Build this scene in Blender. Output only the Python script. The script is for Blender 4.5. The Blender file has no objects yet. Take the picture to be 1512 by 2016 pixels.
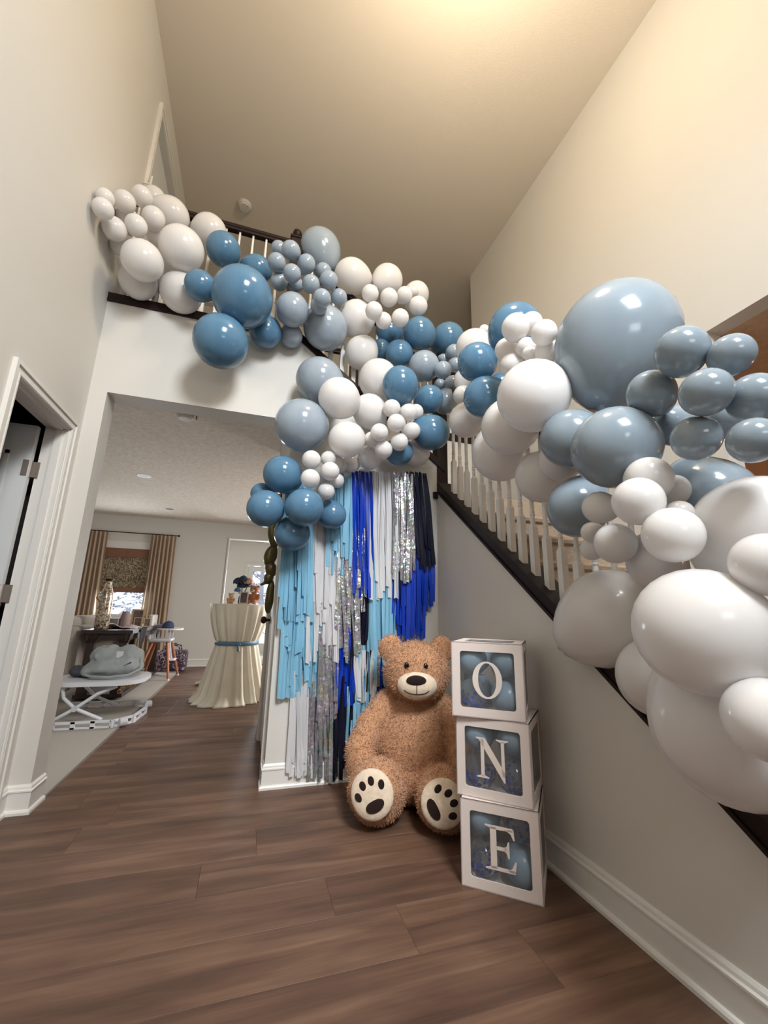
import bpy, bmesh, math, random
import numpy as np
from mathutils import Vector, Matrix, Quaternion

# ------------------------------------------------------------------ settings
EXPOSURE = -0.28
SKY = 2.8
P_UP, P_LO, P_LR, P_GD, P_KI = 102.0, 8.0, 40.0, 60.0, 82.0   # daylight, watts
UP_DROP, UP_SPREAD = 3.9, 104
P_CH, P_SR, BULB = 135.0, 14.0, 25.0                              # lamps
WALLC, CEILC = (214, 211, 205), (222, 213, 200)
BEARC = (196, 149, 114)
FURN = 60000

# ------------------------------------------------------------------ scene, camera, light
scene = bpy.context.scene
col = scene.collection
vs = scene.view_settings
vs.view_transform = 'Standard'; vs.look = 'None'; vs.gamma = 1.0; vs.use_curve_mapping = False
vs.exposure = EXPOSURE

H = 1.04                                   # camera height
XL, XS, XR = -1.081, 1.338, 2.486          # left wall, stair wall, far right wall
YB, YF, YH, YFR = 2.859, 4.19, 6.0, -1.40   # wall with the opening, back of the stairwell, back of the upper hall, front wall behind the camera
ZC, ZH, Z2 = 5.50, 2.378, 3.08             # foyer ceiling, head of the opening, upper floor
YL, ZL = 8.62, 2.67                        # living room back wall and ceiling

cd = bpy.data.cameras.new('camera')
cd.sensor_fit = 'HORIZONTAL'; cd.sensor_width = 36.0; cd.lens = 816.838 * 36.0 / 1512.0
cd.clip_start = 0.02; cd.clip_end = 200
cam = bpy.data.objects.new('camera', cd); col.objects.link(cam)
Rw = ((0.95150318, -0.30691827, 0.0210446), (0.09108024, 0.21570416, -0.97220168), (0.29384704, 0.92696974, 0.23319738))
cam.matrix_world = Matrix(((Rw[0][0], -Rw[1][0], -Rw[2][0], 0), (Rw[0][1], -Rw[1][1], -Rw[2][1], 0),
                           (Rw[0][2], -Rw[1][2], -Rw[2][2], H), (0, 0, 0, 1)))
scene.camera = cam

world = bpy.data.worlds.new('sky'); scene.world = world
world.use_nodes = True
bg = world.node_tree.nodes['Background']
bg.inputs[0].default_value = (0.82, 0.90, 1.0, 1); bg.inputs[1].default_value = SKY

def area(name, loc, target, sx, sy, power, color, spread=180):
    l = bpy.data.lights.new(name, 'AREA'); l.shape = 'RECTANGLE'; l.size = sx; l.size_y = sy
    l.energy = power; l.color = color; l.spread = math.radians(spread)
    o = bpy.data.objects.new(name, l); col.objects.link(o); o.location = loc
    o.rotation_euler = (Vector(target) - Vector(loc)).to_track_quat('-Z', 'Y').to_euler()
    return o
def point(name, loc, power, color, r=0.03):
    l = bpy.data.lights.new(name, 'POINT'); l.energy = power; l.color = color; l.shadow_soft_size = r
    o = bpy.data.objects.new(name, l); col.objects.link(o); o.location = loc
    return o
# daylight through the tall window over the front door, through the glass of the front door, and through the living room windows
area('daylight_upper_window', (0.72, YFR + 0.10, 4.25), (0.55, YFR + 4.1, 4.25 - UP_DROP), 0.95, 1.25, P_UP, (0.93, 0.97, 1.0), UP_SPREAD)   # sky light falls downwards
area('daylight_door_glass', (0.70, YFR + 0.03, 2.10), (0.7, 5, 2.0), 0.75, 0.42, P_LO, (0.93, 0.97, 1.0))
area('daylight_living_window', (-2.12, YL - 0.10, 1.35), (-2.0, 4, 0.9), 0.7, 0.85, P_LR, (0.92, 0.96, 1.0))
area('daylight_garden_door', (0.45, 10.50, 1.25), (0.2, 5, 0.9), 0.7, 1.3, P_GD, (0.94, 0.97, 1.0))
area('daylight_kitchen_window', (2.40, 6.3, 1.6), (-1, 6.3, -0.1), 1.4, 1.1, P_KI, (1.0, 0.95, 0.90), 130)

# ------------------------------------------------------------------ helpers
def lin(c):
    f = lambda v: v / 12.92 if v <= 0.04045 else ((v + 0.055) / 1.055) ** 2.4
    return tuple(f(v / 255.0) for v in c) + (1.0,)

def newmat(name):
    m = bpy.data.materials.new(name); m.use_nodes = True
    return m, m.node_tree, m.node_tree.nodes['Principled BSDF']

def mat(name, rgb, rough=0.6, metal=0.0, spec=0.5, var=0.0, vscale=20.0, bump=0.0, bscale=60.0, coat=0.0, sheen=0.0, stretch=None, coords='Object', trans=0.0):
    m, nt, b = newmat(name)
    N, L = nt.nodes, nt.links
    c = lin(rgb)
    b.inputs['Base Color'].default_value = c
    b.inputs['Roughness'].default_value = rough; b.inputs['Metallic'].default_value = metal
    b.inputs['Specular IOR Level'].default_value = spec
    b.inputs['Coat Weight'].default_value = coat
    b.inputs['Sheen Weight'].default_value = sheen
    if var or bump:
        tc = N.new('ShaderNodeTexCoord'); mp = N.new('ShaderNodeMapping')
        L.new(tc.outputs[coords], mp.inputs['Vector'])
        if stretch: mp.inputs['Scale'].default_value = stretch
    if var:
        n = N.new('ShaderNodeTexNoise'); n.inputs['Scale'].default_value = vscale; n.inputs['Detail'].default_value = 4
        L.new(mp.outputs[0], n.inputs['Vector'])
        r = N.new('ShaderNodeValToRGB')
        r.color_ramp.elements[0].position = 0.3; r.color_ramp.elements[1].position = 0.7
        r.color_ramp.elements[0].color = tuple(v * (1 - var) for v in c[:3]) + (1,)
        r.color_ramp.elements[1].color = tuple(min(1, v * (1 + var)) for v in c[:3]) + (1,)
        L.new(n.outputs['Fac'], r.inputs[0]); L.new(r.outputs[0], b.inputs['Base Color'])
    if bump:
        n2 = N.new('ShaderNodeTexNoise'); n2.inputs['Scale'].default_value = bscale; n2.inputs['Detail'].default_value = 3
        L.new(mp.outputs[0], n2.inputs['Vector'])
        bp = N.new('ShaderNodeBump'); bp.inputs['Strength'].default_value = bump; bp.inputs['Distance'].default_value = 0.004
        L.new(n2.outputs['Fac'], bp.inputs['Height']); L.new(bp.outputs[0], b.inputs['Normal'])
    if trans:
        t = N.new('ShaderNodeBsdfTranslucent'); t.inputs[0].default_value = c
        mx = N.new('ShaderNodeMixShader'); mx.inputs[0].default_value = trans
        L.new(b.outputs[0], mx.inputs[1]); L.new(t.outputs[0], mx.inputs[2])
        L.new(mx.outputs[0], N['Material Output'].inputs['Surface'])
    return m

def clearmat(name, tint, haze, hazecol, rough=0.05, ior=1.45):
    m, nt, b = newmat(name); N, L = nt.nodes, nt.links
    t = N.new('ShaderNodeBsdfTransparent'); t.inputs[0].default_value = tint + (1,)
    g = N.new('ShaderNodeBsdfGlossy'); g.inputs['Roughness'].default_value = rough
    lw = N.new('ShaderNodeLayerWeight'); lw.inputs[0].default_value = 0.5
    pw = N.new('ShaderNodeMath'); pw.operation = 'POWER'; pw.inputs[1].default_value = 4.0; L.new(lw.outputs['Facing'], pw.inputs[0])
    fr = N.new('ShaderNodeMath'); fr.operation = 'MULTIPLY_ADD'; fr.inputs[1].default_value = 0.7; fr.inputs[2].default_value = 0.035; L.new(pw.outputs[0], fr.inputs[0])
    d = N.new('ShaderNodeBsdfDiffuse'); d.inputs[0].default_value = lin(hazecol)
    m1 = N.new('ShaderNodeMixShader'); m1.inputs[0].default_value = haze
    L.new(t.outputs[0], m1.inputs[1]); L.new(d.outputs[0], m1.inputs[2])
    m2 = N.new('ShaderNodeMixShader'); L.new(fr.outputs[0], m2.inputs[0])
    L.new(m1.outputs[0], m2.inputs[1]); L.new(g.outputs[0], m2.inputs[2])
    N.remove(b); L.new(m2.outputs[0], N['Material Output'].inputs['Surface'])
    return m

class MB:
    def __init__(s): s.v = []; s.f = []
    def add(s, vs, fs):
        k = len(s.v); s.v += [tuple(map(float, p)) for p in vs]; s.f += [tuple(k + i for i in f) for f in fs]; return s
    def box(s, x0, x1, y0, y1, z0, z1):
        return s.add([(x, y, z) for x in (x0, x1) for y in (y0, y1) for z in (z0, z1)],
                     [(0, 1, 3, 2), (4, 6, 7, 5), (0, 4, 5, 1), (2, 3, 7, 6), (0, 2, 6, 4), (1, 5, 7, 3)])
    def cbox(s, x0, x1, y0, y1, z0, z1, c):            # box with chamfered top edges
        return s.add([(x0, y0, z0), (x1, y0, z0), (x1, y1, z0), (x0, y1, z0), (x0, y0, z1 - c), (x1, y0, z1 - c), (x1, y1, z1 - c), (x0, y1, z1 - c),
                      (x0 + c, y0 + c, z1), (x1 - c, y0 + c, z1), (x1 - c, y1 - c, z1), (x0 + c, y1 - c, z1)],
                     [(3, 2, 1, 0), (0, 1, 5, 4), (1, 2, 6, 5), (2, 3, 7, 6), (3, 0, 4, 7), (4, 5, 9, 8), (5, 6, 10, 9), (6, 7, 11, 10), (7, 4, 8, 11), (8, 9, 10, 11)])
    def obox(s, c, ax, hs):                            # oriented box
        c = Vector(c); A = [Vector(a).normalized() * h for a, h in zip(ax, hs)]
        vs = [c + A[0] * i + A[1] * j + A[2] * k for i in (-1, 1) for j in (-1, 1) for k in (-1, 1)]
        return s.add(vs, [(0, 1, 3, 2), (4, 6, 7, 5), (0, 4, 5, 1), (2, 3, 7, 6), (0, 2, 6, 4), (1, 5, 7, 3)])
    def tube(s, path, r, n=8, caps=True):
        P = [Vector(p) for p in path]; rs = r if isinstance(r, (list, tuple)) else [r] * len(P)
        T = [(P[min(i + 1, len(P) - 1)] - P[max(i - 1, 0)]).normalized() for i in range(len(P))]
        u = T[0].orthogonal().normalized(); rings = []
        k = len(s.v)
        for i, p in enumerate(P):
            u = (u - T[i] * u.dot(T[i]))
            u = u.normalized() if u.length > 1e-6 else T[i].orthogonal().normalized()
            w = T[i].cross(u)
            s.v += [tuple(p + (u * math.cos(2 * math.pi * j / n) + w * math.sin(2 * math.pi * j / n)) * rs[i]) for j in range(n)]
        for i in range(len(P) - 1):
            for j in range(n):
                a = k + i * n + j; b = k + i * n + (j + 1) % n
                s.f.append((a, b, b + n, a + n))
        if caps:
            s.f.append(tuple(k + j for j in reversed(range(n)))); s.f.append(tuple(k + (len(P) - 1) * n + j for j in range(n)))
        return s
    def lathe(s, prof, n=20, c=(0, 0, 0), rf=None):
        k = len(s.v); m = len(prof)
        for i, (r, z) in enumerate(prof):
            for j in range(n):
                a = 2 * math.pi * j / n; q = r if rf is None else rf(r, z, a)
                s.v.append((c[0] + q * math.cos(a), c[1] + q * math.sin(a), c[2] + z))
        for i in range(m - 1):
            for j in range(n):
                a = k + i * n + j; b = k + i * n + (j + 1) % n
                s.f.append((a, b, b + n, a + n))
        s.f.append(tuple(k + j for j in reversed(range(n)))); s.f.append(tuple(k + (m - 1) * n + j for j in range(n)))
        return s
    def ell(s, c, rad, rot=None, n=20, m=12):
        c = Vector(c); R = rot or Matrix.Identity(3); k = len(s.v)
        s.v.append(tuple(c + R @ Vector((0, 0, rad[2]))))
        for i in range(1, m):
            t = math.pi * i / m
            for j in range(n):
                a = 2 * math.pi * j / n
                s.v.append(tuple(c + R @ Vector((rad[0] * math.sin(t) * math.cos(a), rad[1] * math.sin(t) * math.sin(a), rad[2] * math.cos(t)))))
        s.v.append(tuple(c + R @ Vector((0, 0, -rad[2])))); e = len(s.v) - 1
        for j in range(n):
            s.f.append((k, k + 1 + j, k + 1 + (j + 1) % n)); q = k + 1 + (m - 2) * n
            s.f.append((e, q + (j + 1) % n, q + j))
        for i in range(m - 2):
            for j in range(n):
                a = k + 1 + i * n + j; b = k + 1 + i * n + (j + 1) % n
                s.f.append((a, a + n, b + n, b))
        return s
    def prism(s, poly, fn, a, b):                       # polygon in a plane, extruded; fn(u, v, d) -> point
        n = len(poly)
        vs = [fn(u, v, a) for u, v in poly] + [fn(u, v, b) for u, v in poly]
        return s.add(vs, [tuple(range(n)), tuple(reversed(range(n, 2 * n)))] + [(i, i + n, (i + 1) % n + n, (i + 1) % n) for i in range(n)])
    def sweep(s, prof, p0, p1, nrm, e0=0.0, e1=0.0):    # moulding: profile (out, up) along a floor line; e0/e1 mitre per unit of out
        p0, p1, nrm = Vector(p0), Vector(p1), Vector(nrm).normalized(); d = (p1 - p0).normalized(); n = len(prof)
        vs = [p0 + nrm * o + Vector((0, 0, z)) - d * e0 * o for o, z in prof] + [p1 + nrm * o + Vector((0, 0, z)) + d * e1 * o for o, z in prof]
        return s.add(vs, [tuple(range(n)), tuple(reversed(range(n, 2 * n)))] + [(i, i + n, (i + 1) % n + n, (i + 1) % n) for i in range(n)])
    def mesh(s, name, m, smooth=None):
        me = bpy.data.meshes.new(name); me.from_pydata(s.v, [], s.f)
        bm = bmesh.new(); bm.from_mesh(me); bmesh.ops.recalc_face_normals(bm, faces=bm.faces); bm.to_mesh(me); bm.free()
        if m: me.materials.append(m)
        if smooth is not None:
            me.shade_smooth()
            if smooth < 180: me.set_sharp_from_angle(angle=math.radians(smooth))
        return me
    def build(s, name, m, parent=None, smooth=None):
        return link(name, s.mesh(name, m, smooth), parent)

def link(name, me, parent=None):
    o = bpy.data.objects.new(name, me); col.objects.link(o)
    if parent is not None:
        o.parent = parent
        if parent.type == 'EMPTY': o.matrix_parent_inverse = parent.matrix_basis.inverted()
    return o
def tag(o, label, cat=None, group=None, kind=None):
    o['label'] = label
    if cat: o['category'] = cat
    if group: o['group'] = group
    if kind: o['kind'] = kind
    return o
def thing(name, loc, label, cat, group=None):
    o = bpy.data.objects.new(name, None); o.empty_display_size = 0.1; o.location = loc; col.objects.link(o)
    return tag(o, label, cat, group)
def struct(name, mb, m, label, smooth=None):
    return tag(mb.build(name, m, None, smooth), label, None, None, 'structure')
def holes_wall(fn, u0, u1, v0, v1, holes, a, b):
    us = sorted({u0, u1} | {h[0] for h in holes} | {h[1] for h in holes}); vv = sorted({v0, v1} | {h[2] for h in holes} | {h[3] for h in holes})
    mb = MB()
    for i in range(len(us) - 1):
        for j in range(len(vv) - 1):
            cu, cv = (us[i] + us[i + 1]) / 2, (vv[j] + vv[j + 1]) / 2
            if any(h[0] < cu < h[1] and h[2] < cv < h[3] for h in holes): continue
            mb.prism([(us[i], vv[j]), (us[i + 1], vv[j]), (us[i + 1], vv[j + 1]), (us[i], vv[j + 1])], fn, a, b)
    return mb
FY = lambda u, v, d: (u, d, v)      # wall facing along y: polygon in x,z
FX = lambda u, v, d: (d, u, v)      # wall facing along x: polygon in y,z
FZ = lambda u, v, d: (u, v, d)

# ------------------------------------------------------------------ materials
M = {}
M['wall'] = mat('wall_paint', WALLC, 0.55, spec=0.3, bump=0.05, bscale=180)
M['ceil'] = mat('ceiling_paint', CEILC, 0.8, spec=0.2, bump=0.25, bscale=90)
M['texceil'] = mat('textured_ceiling', CEILC, 0.8, spec=0.2, var=0.10, vscale=26, bump=1.0, bscale=20)
M['trim'] = mat('white_trim', (226, 224, 219), 0.35, spec=0.5)
M['trim2'] = mat('door_white', (216, 219, 220), 0.4, spec=0.5)
M['dark'] = mat('espresso_wood', (36, 23, 20), 0.5, spec=0.22, var=0.25, vscale=14, stretch=(1, 1, 8))
M['carpet'] = mat('beige_carpet', (174, 168, 160), 0.95, spec=0.1, var=0.16, vscale=160, bump=0.9, bscale=240)
M['stairc'] = mat('tan_stair_carpet', (164, 146, 128), 0.95, spec=0.1, var=0.22, vscale=140, bump=0.9, bscale=220)
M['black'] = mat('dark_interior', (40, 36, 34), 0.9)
M['bronze'] = mat('dark_bronze', (62, 50, 42), 0.35, metal=0.8)
M['nickel'] = mat('satin_nickel', (138, 128, 119), 0.42, metal=0.35)

def plank_mat():
    m, nt, b = newmat('brown_vinyl_plank'); N, L = nt.nodes, nt.links
    tc = N.new('ShaderNodeTexCoord'); oi = N.new('ShaderNodeObjectInfo')
    ad = N.new('ShaderNodeVectorMath'); ad.operation = 'ADD'
    sc = N.new('ShaderNodeVectorMath'); sc.operation = 'SCALE'; sc.inputs[3].default_value = 37.0
    cmb = N.new('ShaderNodeCombineXYZ')
    for k in range(3): L.new(oi.outputs['Random'], cmb.inputs[k])
    L.new(cmb.outputs[0], sc.inputs[0]); L.new(tc.outputs['Object'], ad.inputs[0]); L.new(sc.outputs[0], ad.inputs[1])
    def noise(scale, st, det, dist=0.0):
        mp = N.new('ShaderNodeMapping'); mp.inputs['Scale'].default_value = st; L.new(ad.outputs[0], mp.inputs['Vector'])
        n = N.new('ShaderNodeTexNoise'); n.inputs['Scale'].default_value = scale; n.inputs['Detail'].default_value = det; n.inputs['Distortion'].default_value = dist
        L.new(mp.outputs[0], n.inputs['Vector']); return n
    n1 = noise(1.0, (1.3, 11.0, 1), 6, 0.6); n2 = noise(1.0, (3.0, 90.0, 1), 4); n3 = noise(1.0, (2.2, 5.0, 1), 3, 0.4)
    r1 = N.new('ShaderNodeValToRGB'); e = r1.color_ramp.elements
    e[0].position = 0.30; e[0].color = lin((84, 63, 53)); e[1].position = 0.72; e[1].color = lin((128, 101, 84))
    e2 = r1.color_ramp.elements.new(0.5); e2.color = lin((106, 81, 67))
    L.new(n1.outputs['Fac'], r1.inputs[0])
    mx = N.new('ShaderNodeMix'); mx.data_type = 'RGBA'; mx.blend_type = 'MULTIPLY'; mx.inputs[0].default_value = 0.38
    r2 = N.new('ShaderNodeValToRGB'); r2.color_ramp.elements[0].position = 0.3; r2.color_ramp.elements[0].color = (0.55, 0.52, 0.5, 1); r2.color_ramp.elements[1].position = 0.65; r2.color_ramp.elements[1].color = (1.05, 1.0, 0.98, 1)
    L.new(n2.outputs['Fac'], r2.inputs[0]); L.new(r1.outputs[0], mx.inputs[6]); L.new(r2.outputs[0], mx.inputs[7])
    mx2 = N.new('ShaderNodeMix'); mx2.data_type = 'RGBA'; mx2.blend_type = 'MULTIPLY'; mx2.inputs[0].default_value = 0.6
    r3 = N.new('ShaderNodeValToRGB'); r3.color_ramp.elements[0].position = 0.35; r3.color_ramp.elements[0].color = (0.7, 0.66, 0.66, 1); r3.color_ramp.elements[1].position = 0.6; r3.color_ramp.elements[1].color = (1.08, 1.05, 1.0, 1)
    L.new(n3.outputs['Fac'], r3.inputs[0]); L.new(mx.outputs[2], mx2.inputs[6]); L.new(r3.outputs[0], mx2.inputs[7])
    hs = N.new('ShaderNodeHueSaturation'); mr = N.new('ShaderNodeMapRange'); mr.inputs[3].default_value = 0.965; mr.inputs[4].default_value = 1.03
    L.new(oi.outputs['Random'], mr.inputs[0]); L.new(mr.outputs[0], hs.inputs['Value']); L.new(mx2.outputs[2], hs.inputs['Color'])
    L.new(hs.outputs[0], b.inputs['Base Color'])
    b.inputs['Roughness'].default_value = 0.5; b.inputs['Specular IOR Level'].default_value = 0.35
    bp = N.new('ShaderNodeBump'); bp.inputs['Strength'].default_value = 0.12; bp.inputs['Distance'].default_value = 0.003
    L.new(n2.outputs['Fac'], bp.inputs['Height']); L.new(bp.outputs[0], b.inputs['Normal'])
    return m
M['plank'] = plank_mat()

# ------------------------------------------------------------------ structure
fl = struct('floor', MB().box(XL - 1.2, 2.7, YFR - 0.2, 10.8, -0.08, -0.012), M['black'], 'brown wood-look plank floor of the foyer and passage')
rng = random.Random(5)
PW = 0.23; row = 0
y = 1.70 - PW * 14
while y < YL:
    x0, x1 = (XL - 0.02, 2.6) if y + PW / 2 < 3.02 else (-0.965, 2.4)
    xj = {1: 0.395, 3: 0.14}.get(round((y - 1.70) / PW) + 1, rng.uniform(-1.0, 0.6))
    xs = [xj + 1.22 * k for k in range(-4, 5)]
    xs = [x0] + [v for v in xs if x0 + 0.08 < v < x1 - 0.08] + [x1]
    ya = max(y, YFR - 0.1)
    if y + PW > ya + 0.02 and y + PW > -1.5:
        for a, b in zip(xs[:-1], xs[1:]):
            g = 0.0003
            pl = link('plank', MB().cbox(-(b - a) / 2 + g, (b - a) / 2 - g, ya - y + g - PW / 2, PW / 2 - g, -0.012, 0.0, 0.0006).mesh('plank', M['plank']), fl)
            pl.location = ((a + b) / 2, y + PW / 2, 0)
    y += PW
struct('floor_carpet', MB().box(-4.4, -0.97, 3.02, YL, -0.012, 0.006), M['carpet'], 'light beige carpet of the living room')
tag(MB().box(-0.974, -0.962, 3.02, 8.35, 0.0, 0.008).build('trim_1', M['nickel']), 'thin metal edge strip between carpet and planks', None, None, 'structure')

def wall_back():
    poly = [(XL - 0.1, 0), (-0.982, 0), (-0.982, ZH), (0.189, ZH), (0.189, 0), (XS + 0.06, 0), (XS + 0.06, 2.16), (1.346, 2.173), (0.204, 3.037), (XL - 0.1, 3.037)]
    return MB().prism(poly, FY, YB, YB + 0.16)
struct('wall_back', wall_back(), M['wall'], 'pale wall with the wide opening and the tassel backdrop')
struct('wall_left', holes_wall(FX, YFR - 0.1, YH + 0.1, 0, ZC, [(2.11, 2.72, 0, 2.045), (3.13, 3.93, Z2, 5.11), (YB + 0.158, YH + 0.1, 0, ZL + 0.1)], XL, XL - 0.11), M['wall'], 'tall pale wall on the left of the foyer')
zs = lambda y: 1.92 + 0.763 * (y - 2.778)            # under edge of the dark cap on the stair wall
struct('wall_stair', MB().prism([(0.32, 0), (YB + 0.02, 0), (YB + 0.02, zs(YB)), (0.32, zs(0.32))], FX, XS, XS + 0.10), M['wall'], 'pale sloping wall under the staircase')
struct('wall_right', holes_wall(FX, YFR - 0.1, YF, 0, ZC, [(-1.0, 1.49, 0, 2.722)], XR, XR + 0.12), M['wall'], 'tall cream wall on the far side of the staircase')
struct('wall_stairwell', MB().box(0.189, XR + 0.12, YF, YF + 0.12, 0, 3.05), M['wall'], 'cream wall behind the stair landing, below the far railing')
struct('wall_far', MB().box(XL - 0.11, 4.3, YH, YH + 0.1, ZL + 0.1, ZC), M['wall'], 'back wall of the upper hall')
struct('wall_hall_right', MB().box(4.2, 4.3, YF, YH, ZL + 0.1, ZC).box(XR + 0.12, 4.3, YF - 0.1, YF, ZL + 0.1, ZC), M['wall'], 'right end of the upper hall')
struct('wall_front', holes_wall(FY, XL - 0.1, 5.2, 0, ZC + 0.1, [(0.25, 1.25, 3.6, 4.9), (0.30, 1.10, 1.86, 2.34)], YFR, YFR - 0.12), M['wall'], 'front wall with the entry door behind the viewer')
struct('ceiling', MB().box(XL - 0.11, 4.3, YFR - 0.1, YH + 0.1, ZC, ZC + 0.1), M['ceil'], 'high smooth ceiling of the two storey foyer')
struct('ceiling_living', MB().box(-4.4, 0.28, YB + 0.16, YF + 0.12, ZL, ZL + 0.1).box(-4.4, 2.6, YF + 0.12, YL, ZL, ZL + 0.1), M['texceil'], 'textured white ceiling of the living room')
struct('floor_upper', MB().box(XL - 0.1, 0.20, YB + 0.02, YH, 2.80, Z2).box(0.20, 4.25, YF + 0.002, YH, 2.80, Z2), M['carpet'], 'carpeted floor of the upper hall')
# living room shell
struct('wall_living_back', holes_wall(FY, -4.4, 2.6, 0, ZL, [(-2.60, -1.64, 0.85, 2.17), (-0.44, 1.10, 0, 2.37)], YL, YL + 0.14), M['wall'], 'beige back wall of the living room')
struct('wall_living_left', MB().box(-4.5, -4.4, 3.0, YL + 0.1, 0, ZL), M['wall'], 'side wall of the living room')
struct('wall_living_front', MB().box(-4.4, -0.99, YB + 0.005, YB + 0.158, 0, ZL + 0.2), M['wall'], 'wall between living room and closet')
struct('wall_kitchen', holes_wall(FX, YF + 0.12, YL + 0.1, 0, ZL, [(5.6, 7.0, 1.05, 2.15)], 2.45, 2.57), M['wall'], 'side wall of the kitchen')
struct('wall_passage', holes_wall(FX, YB + 0.16, YF, 0, ZL, [(3.03, 3.82, 0, 2.05)], 0.189, 0.29), M['wall'], 'short wall of the passage with a closet door')
# garden room behind the living room
struct('wall_garden_back', holes_wall(FY, -1.0, 2.3, 0, ZL + 0.1, [(-0.06, 0.86, 0, 2.06)], 10.6, 10.72), M['wall'], 'pale wall around the garden door')
struct('wall_garden_left', MB().box(-1.1, -1.0, YL + 0.1, 10.7, 0, ZL + 0.1), M['wall'], 'side wall of the garden room')
struct('wall_garden_right', MB().box(2.2, 2.3, YL + 0.1, 10.7, 0, ZL + 0.1), M['wall'], 'right wall of the garden room')
struct('ceiling_garden', MB().box(-1.1, 2.3, YL + 0.1, 10.75, ZL, ZL + 0.1), M['ceil'], 'ceiling of the garden room')
struct('floor_garden', MB().box(-1.1, 2.3, YL, 10.6, -0.05, 0.0), M['carpet'], 'floor of the garden room')
# room beside the foot of the stairs, and the closet on the left
M['tanwall'] = mat('tan_wall', (196, 160, 128), 0.7)
M['tanceil'] = mat('knockdown_ceiling', (206, 178, 150), 0.85, var=0.10, vscale=30, bump=1.0, bscale=28)
struct('ceiling_side', MB().box(XR + 0.12, 5.1, YFR, 2.3, 2.722, 2.8), M['tanceil'], 'warm knockdown textured ceiling of the side room')
struct('wall_side_back', MB().box(XR + 0.12, 5.2, 2.2, 2.3, 0, 2.75), M['tanwall'], 'back wall of the side room')
struct('wall_side_right', MB().box(5.1, 5.2, YFR, 2.3, 0, 2.75), M['tanwall'], 'far wall of the side room')
struct('floor_side', MB().box(2.6, 5.1, YFR, 2.3, -0.05, 0), M['carpet'], 'floor of the side room')
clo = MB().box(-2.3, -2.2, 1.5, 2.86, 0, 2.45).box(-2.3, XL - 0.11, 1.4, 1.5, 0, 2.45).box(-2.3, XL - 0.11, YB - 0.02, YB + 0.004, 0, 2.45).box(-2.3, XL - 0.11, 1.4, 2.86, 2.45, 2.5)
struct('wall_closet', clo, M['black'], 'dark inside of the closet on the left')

BB = [(0, 0), (0.026, 0), (0.026, 0.012), (0.022, 0.019), (0.014, 0.022), (0.014, 0.098), (0.018, 0.102), (0.018, 0.109), (0.012, 0.114), (0.010, 0.124), (0.004, 0.133), (0, 0.133)]
def baseb(name, p0, p1, n, label, e0=0, e1=0):
    return tag(MB().sweep(BB, p0, p1, n, e0, e1).build(name, M['trim']), label, None, None, 'structure')
baseb('baseboard_stair', (XS, 0.36, 0), (XS, YB, 0), (-1, 0, 0), 'white baseboard along the stair wall', 0, -1)
baseb('baseboard_back', (0.189, YB, 0), (XS, YB, 0), (0, -1, 0), 'white baseboard below the tassel backdrop', 1, -1)
baseb('baseboard_passage', (0.189, YB, 0), (0.189, 2.955, 0), (-1, 0, 0), 'short white baseboard in the passage', 1, 0)
baseb('baseboard_jamb', (XL, YB, 0), (-0.982, YB, 0), (0, -1, 0), 'short white baseboard left of the opening', -1, 1)
baseb('baseboard_opening', (-0.982, YB, 0), (-0.982, YB + 0.16, 0), (1, 0, 0), 'white baseboard inside the left of the opening', 1, 0)
baseb('baseboard_left', (XL, 0.2, 0), (XL, 2.045, 0), (1, 0, 0), 'white baseboard along the left wall')
baseb('baseboard_left_corner', (XL, 2.785, 0), (XL, YB, 0), (1, 0, 0), 'white baseboard between closet door and corner', 0, -1)
baseb('baseboard_living', (-4.3, YL, 0), (-0.50, YL, 0), (0, -1, 0), 'white baseboard of the living room back wall')

def casing(mb, axis, pos, out, u0, u1, z1, w=0.062, z0=0.0, ts=1.0):   # three-sided door casing standing proud of a wall
    f = (lambda u, v, d: (pos + out * d, u, v)) if axis == 'x' else (lambda u, v, d: (u, pos + out * d, v))
    for k, (a, b, d) in enumerate(((0, w, 0.011), (w * 0.68, w - 0.0008, 0.019), (w * 0.08, w * 0.22, 0.014))):
        mb.prism([(u0 - b, z0 + 0.0004 * k), (u0 - a, z0 + 0.0004 * k), (u0 - a, z1 + a), (u0 - b, z1 + b)], f, -0.001, d * ts)
        mb.prism([(u1 + a, z0 + 0.0004 * k), (u1 + b, z0 + 0.0004 * k), (u1 + b, z1 + b), (u1 + a, z1 + a)], f, -0.001, d * ts)
        mb.prism([(u0 - b, z1 + b), (u0 - a, z1 + a), (u1 + a, z1 + a), (u1 + b, z1 + b)], f, -0.001, d * ts)
    return mb
# closet door on the left, open inwards
d1 = tag(casing(MB(), 'x', XL, 1, 2.115, 2.715, 2.04).build('door_1', M['trim']), 'white cased closet doorway in the left wall, door swung inwards', None, None, 'structure')
jb = MB().box(XL - 0.115, XL + 0.002, 2.11, 2.122, 0, 2.04).box(XL - 0.115, XL + 0.002, 2.708, 2.72, 0, 2.04).box(XL - 0.115, XL + 0.002, 2.11, 2.72, 2.033, 2.045)
jb.box(XL - 0.06, XL - 0.025, 2.122, 2.132, 0, 2.03).box(XL - 0.06, XL - 0.025, 2.698, 2.708, 0, 2.03).box(XL - 0.06, XL - 0.025, 2.12, 2.71, 2.022, 2.034)
jb.build('door_jamb', M['trim'], d1)
dl = MB().box(XL - 0.135 - 0.56, XL - 0.135, 2.672, 2.706, 0.012, 2.02)
leaf = dl.build('door_leaf', M['trim2'], d1)
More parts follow.
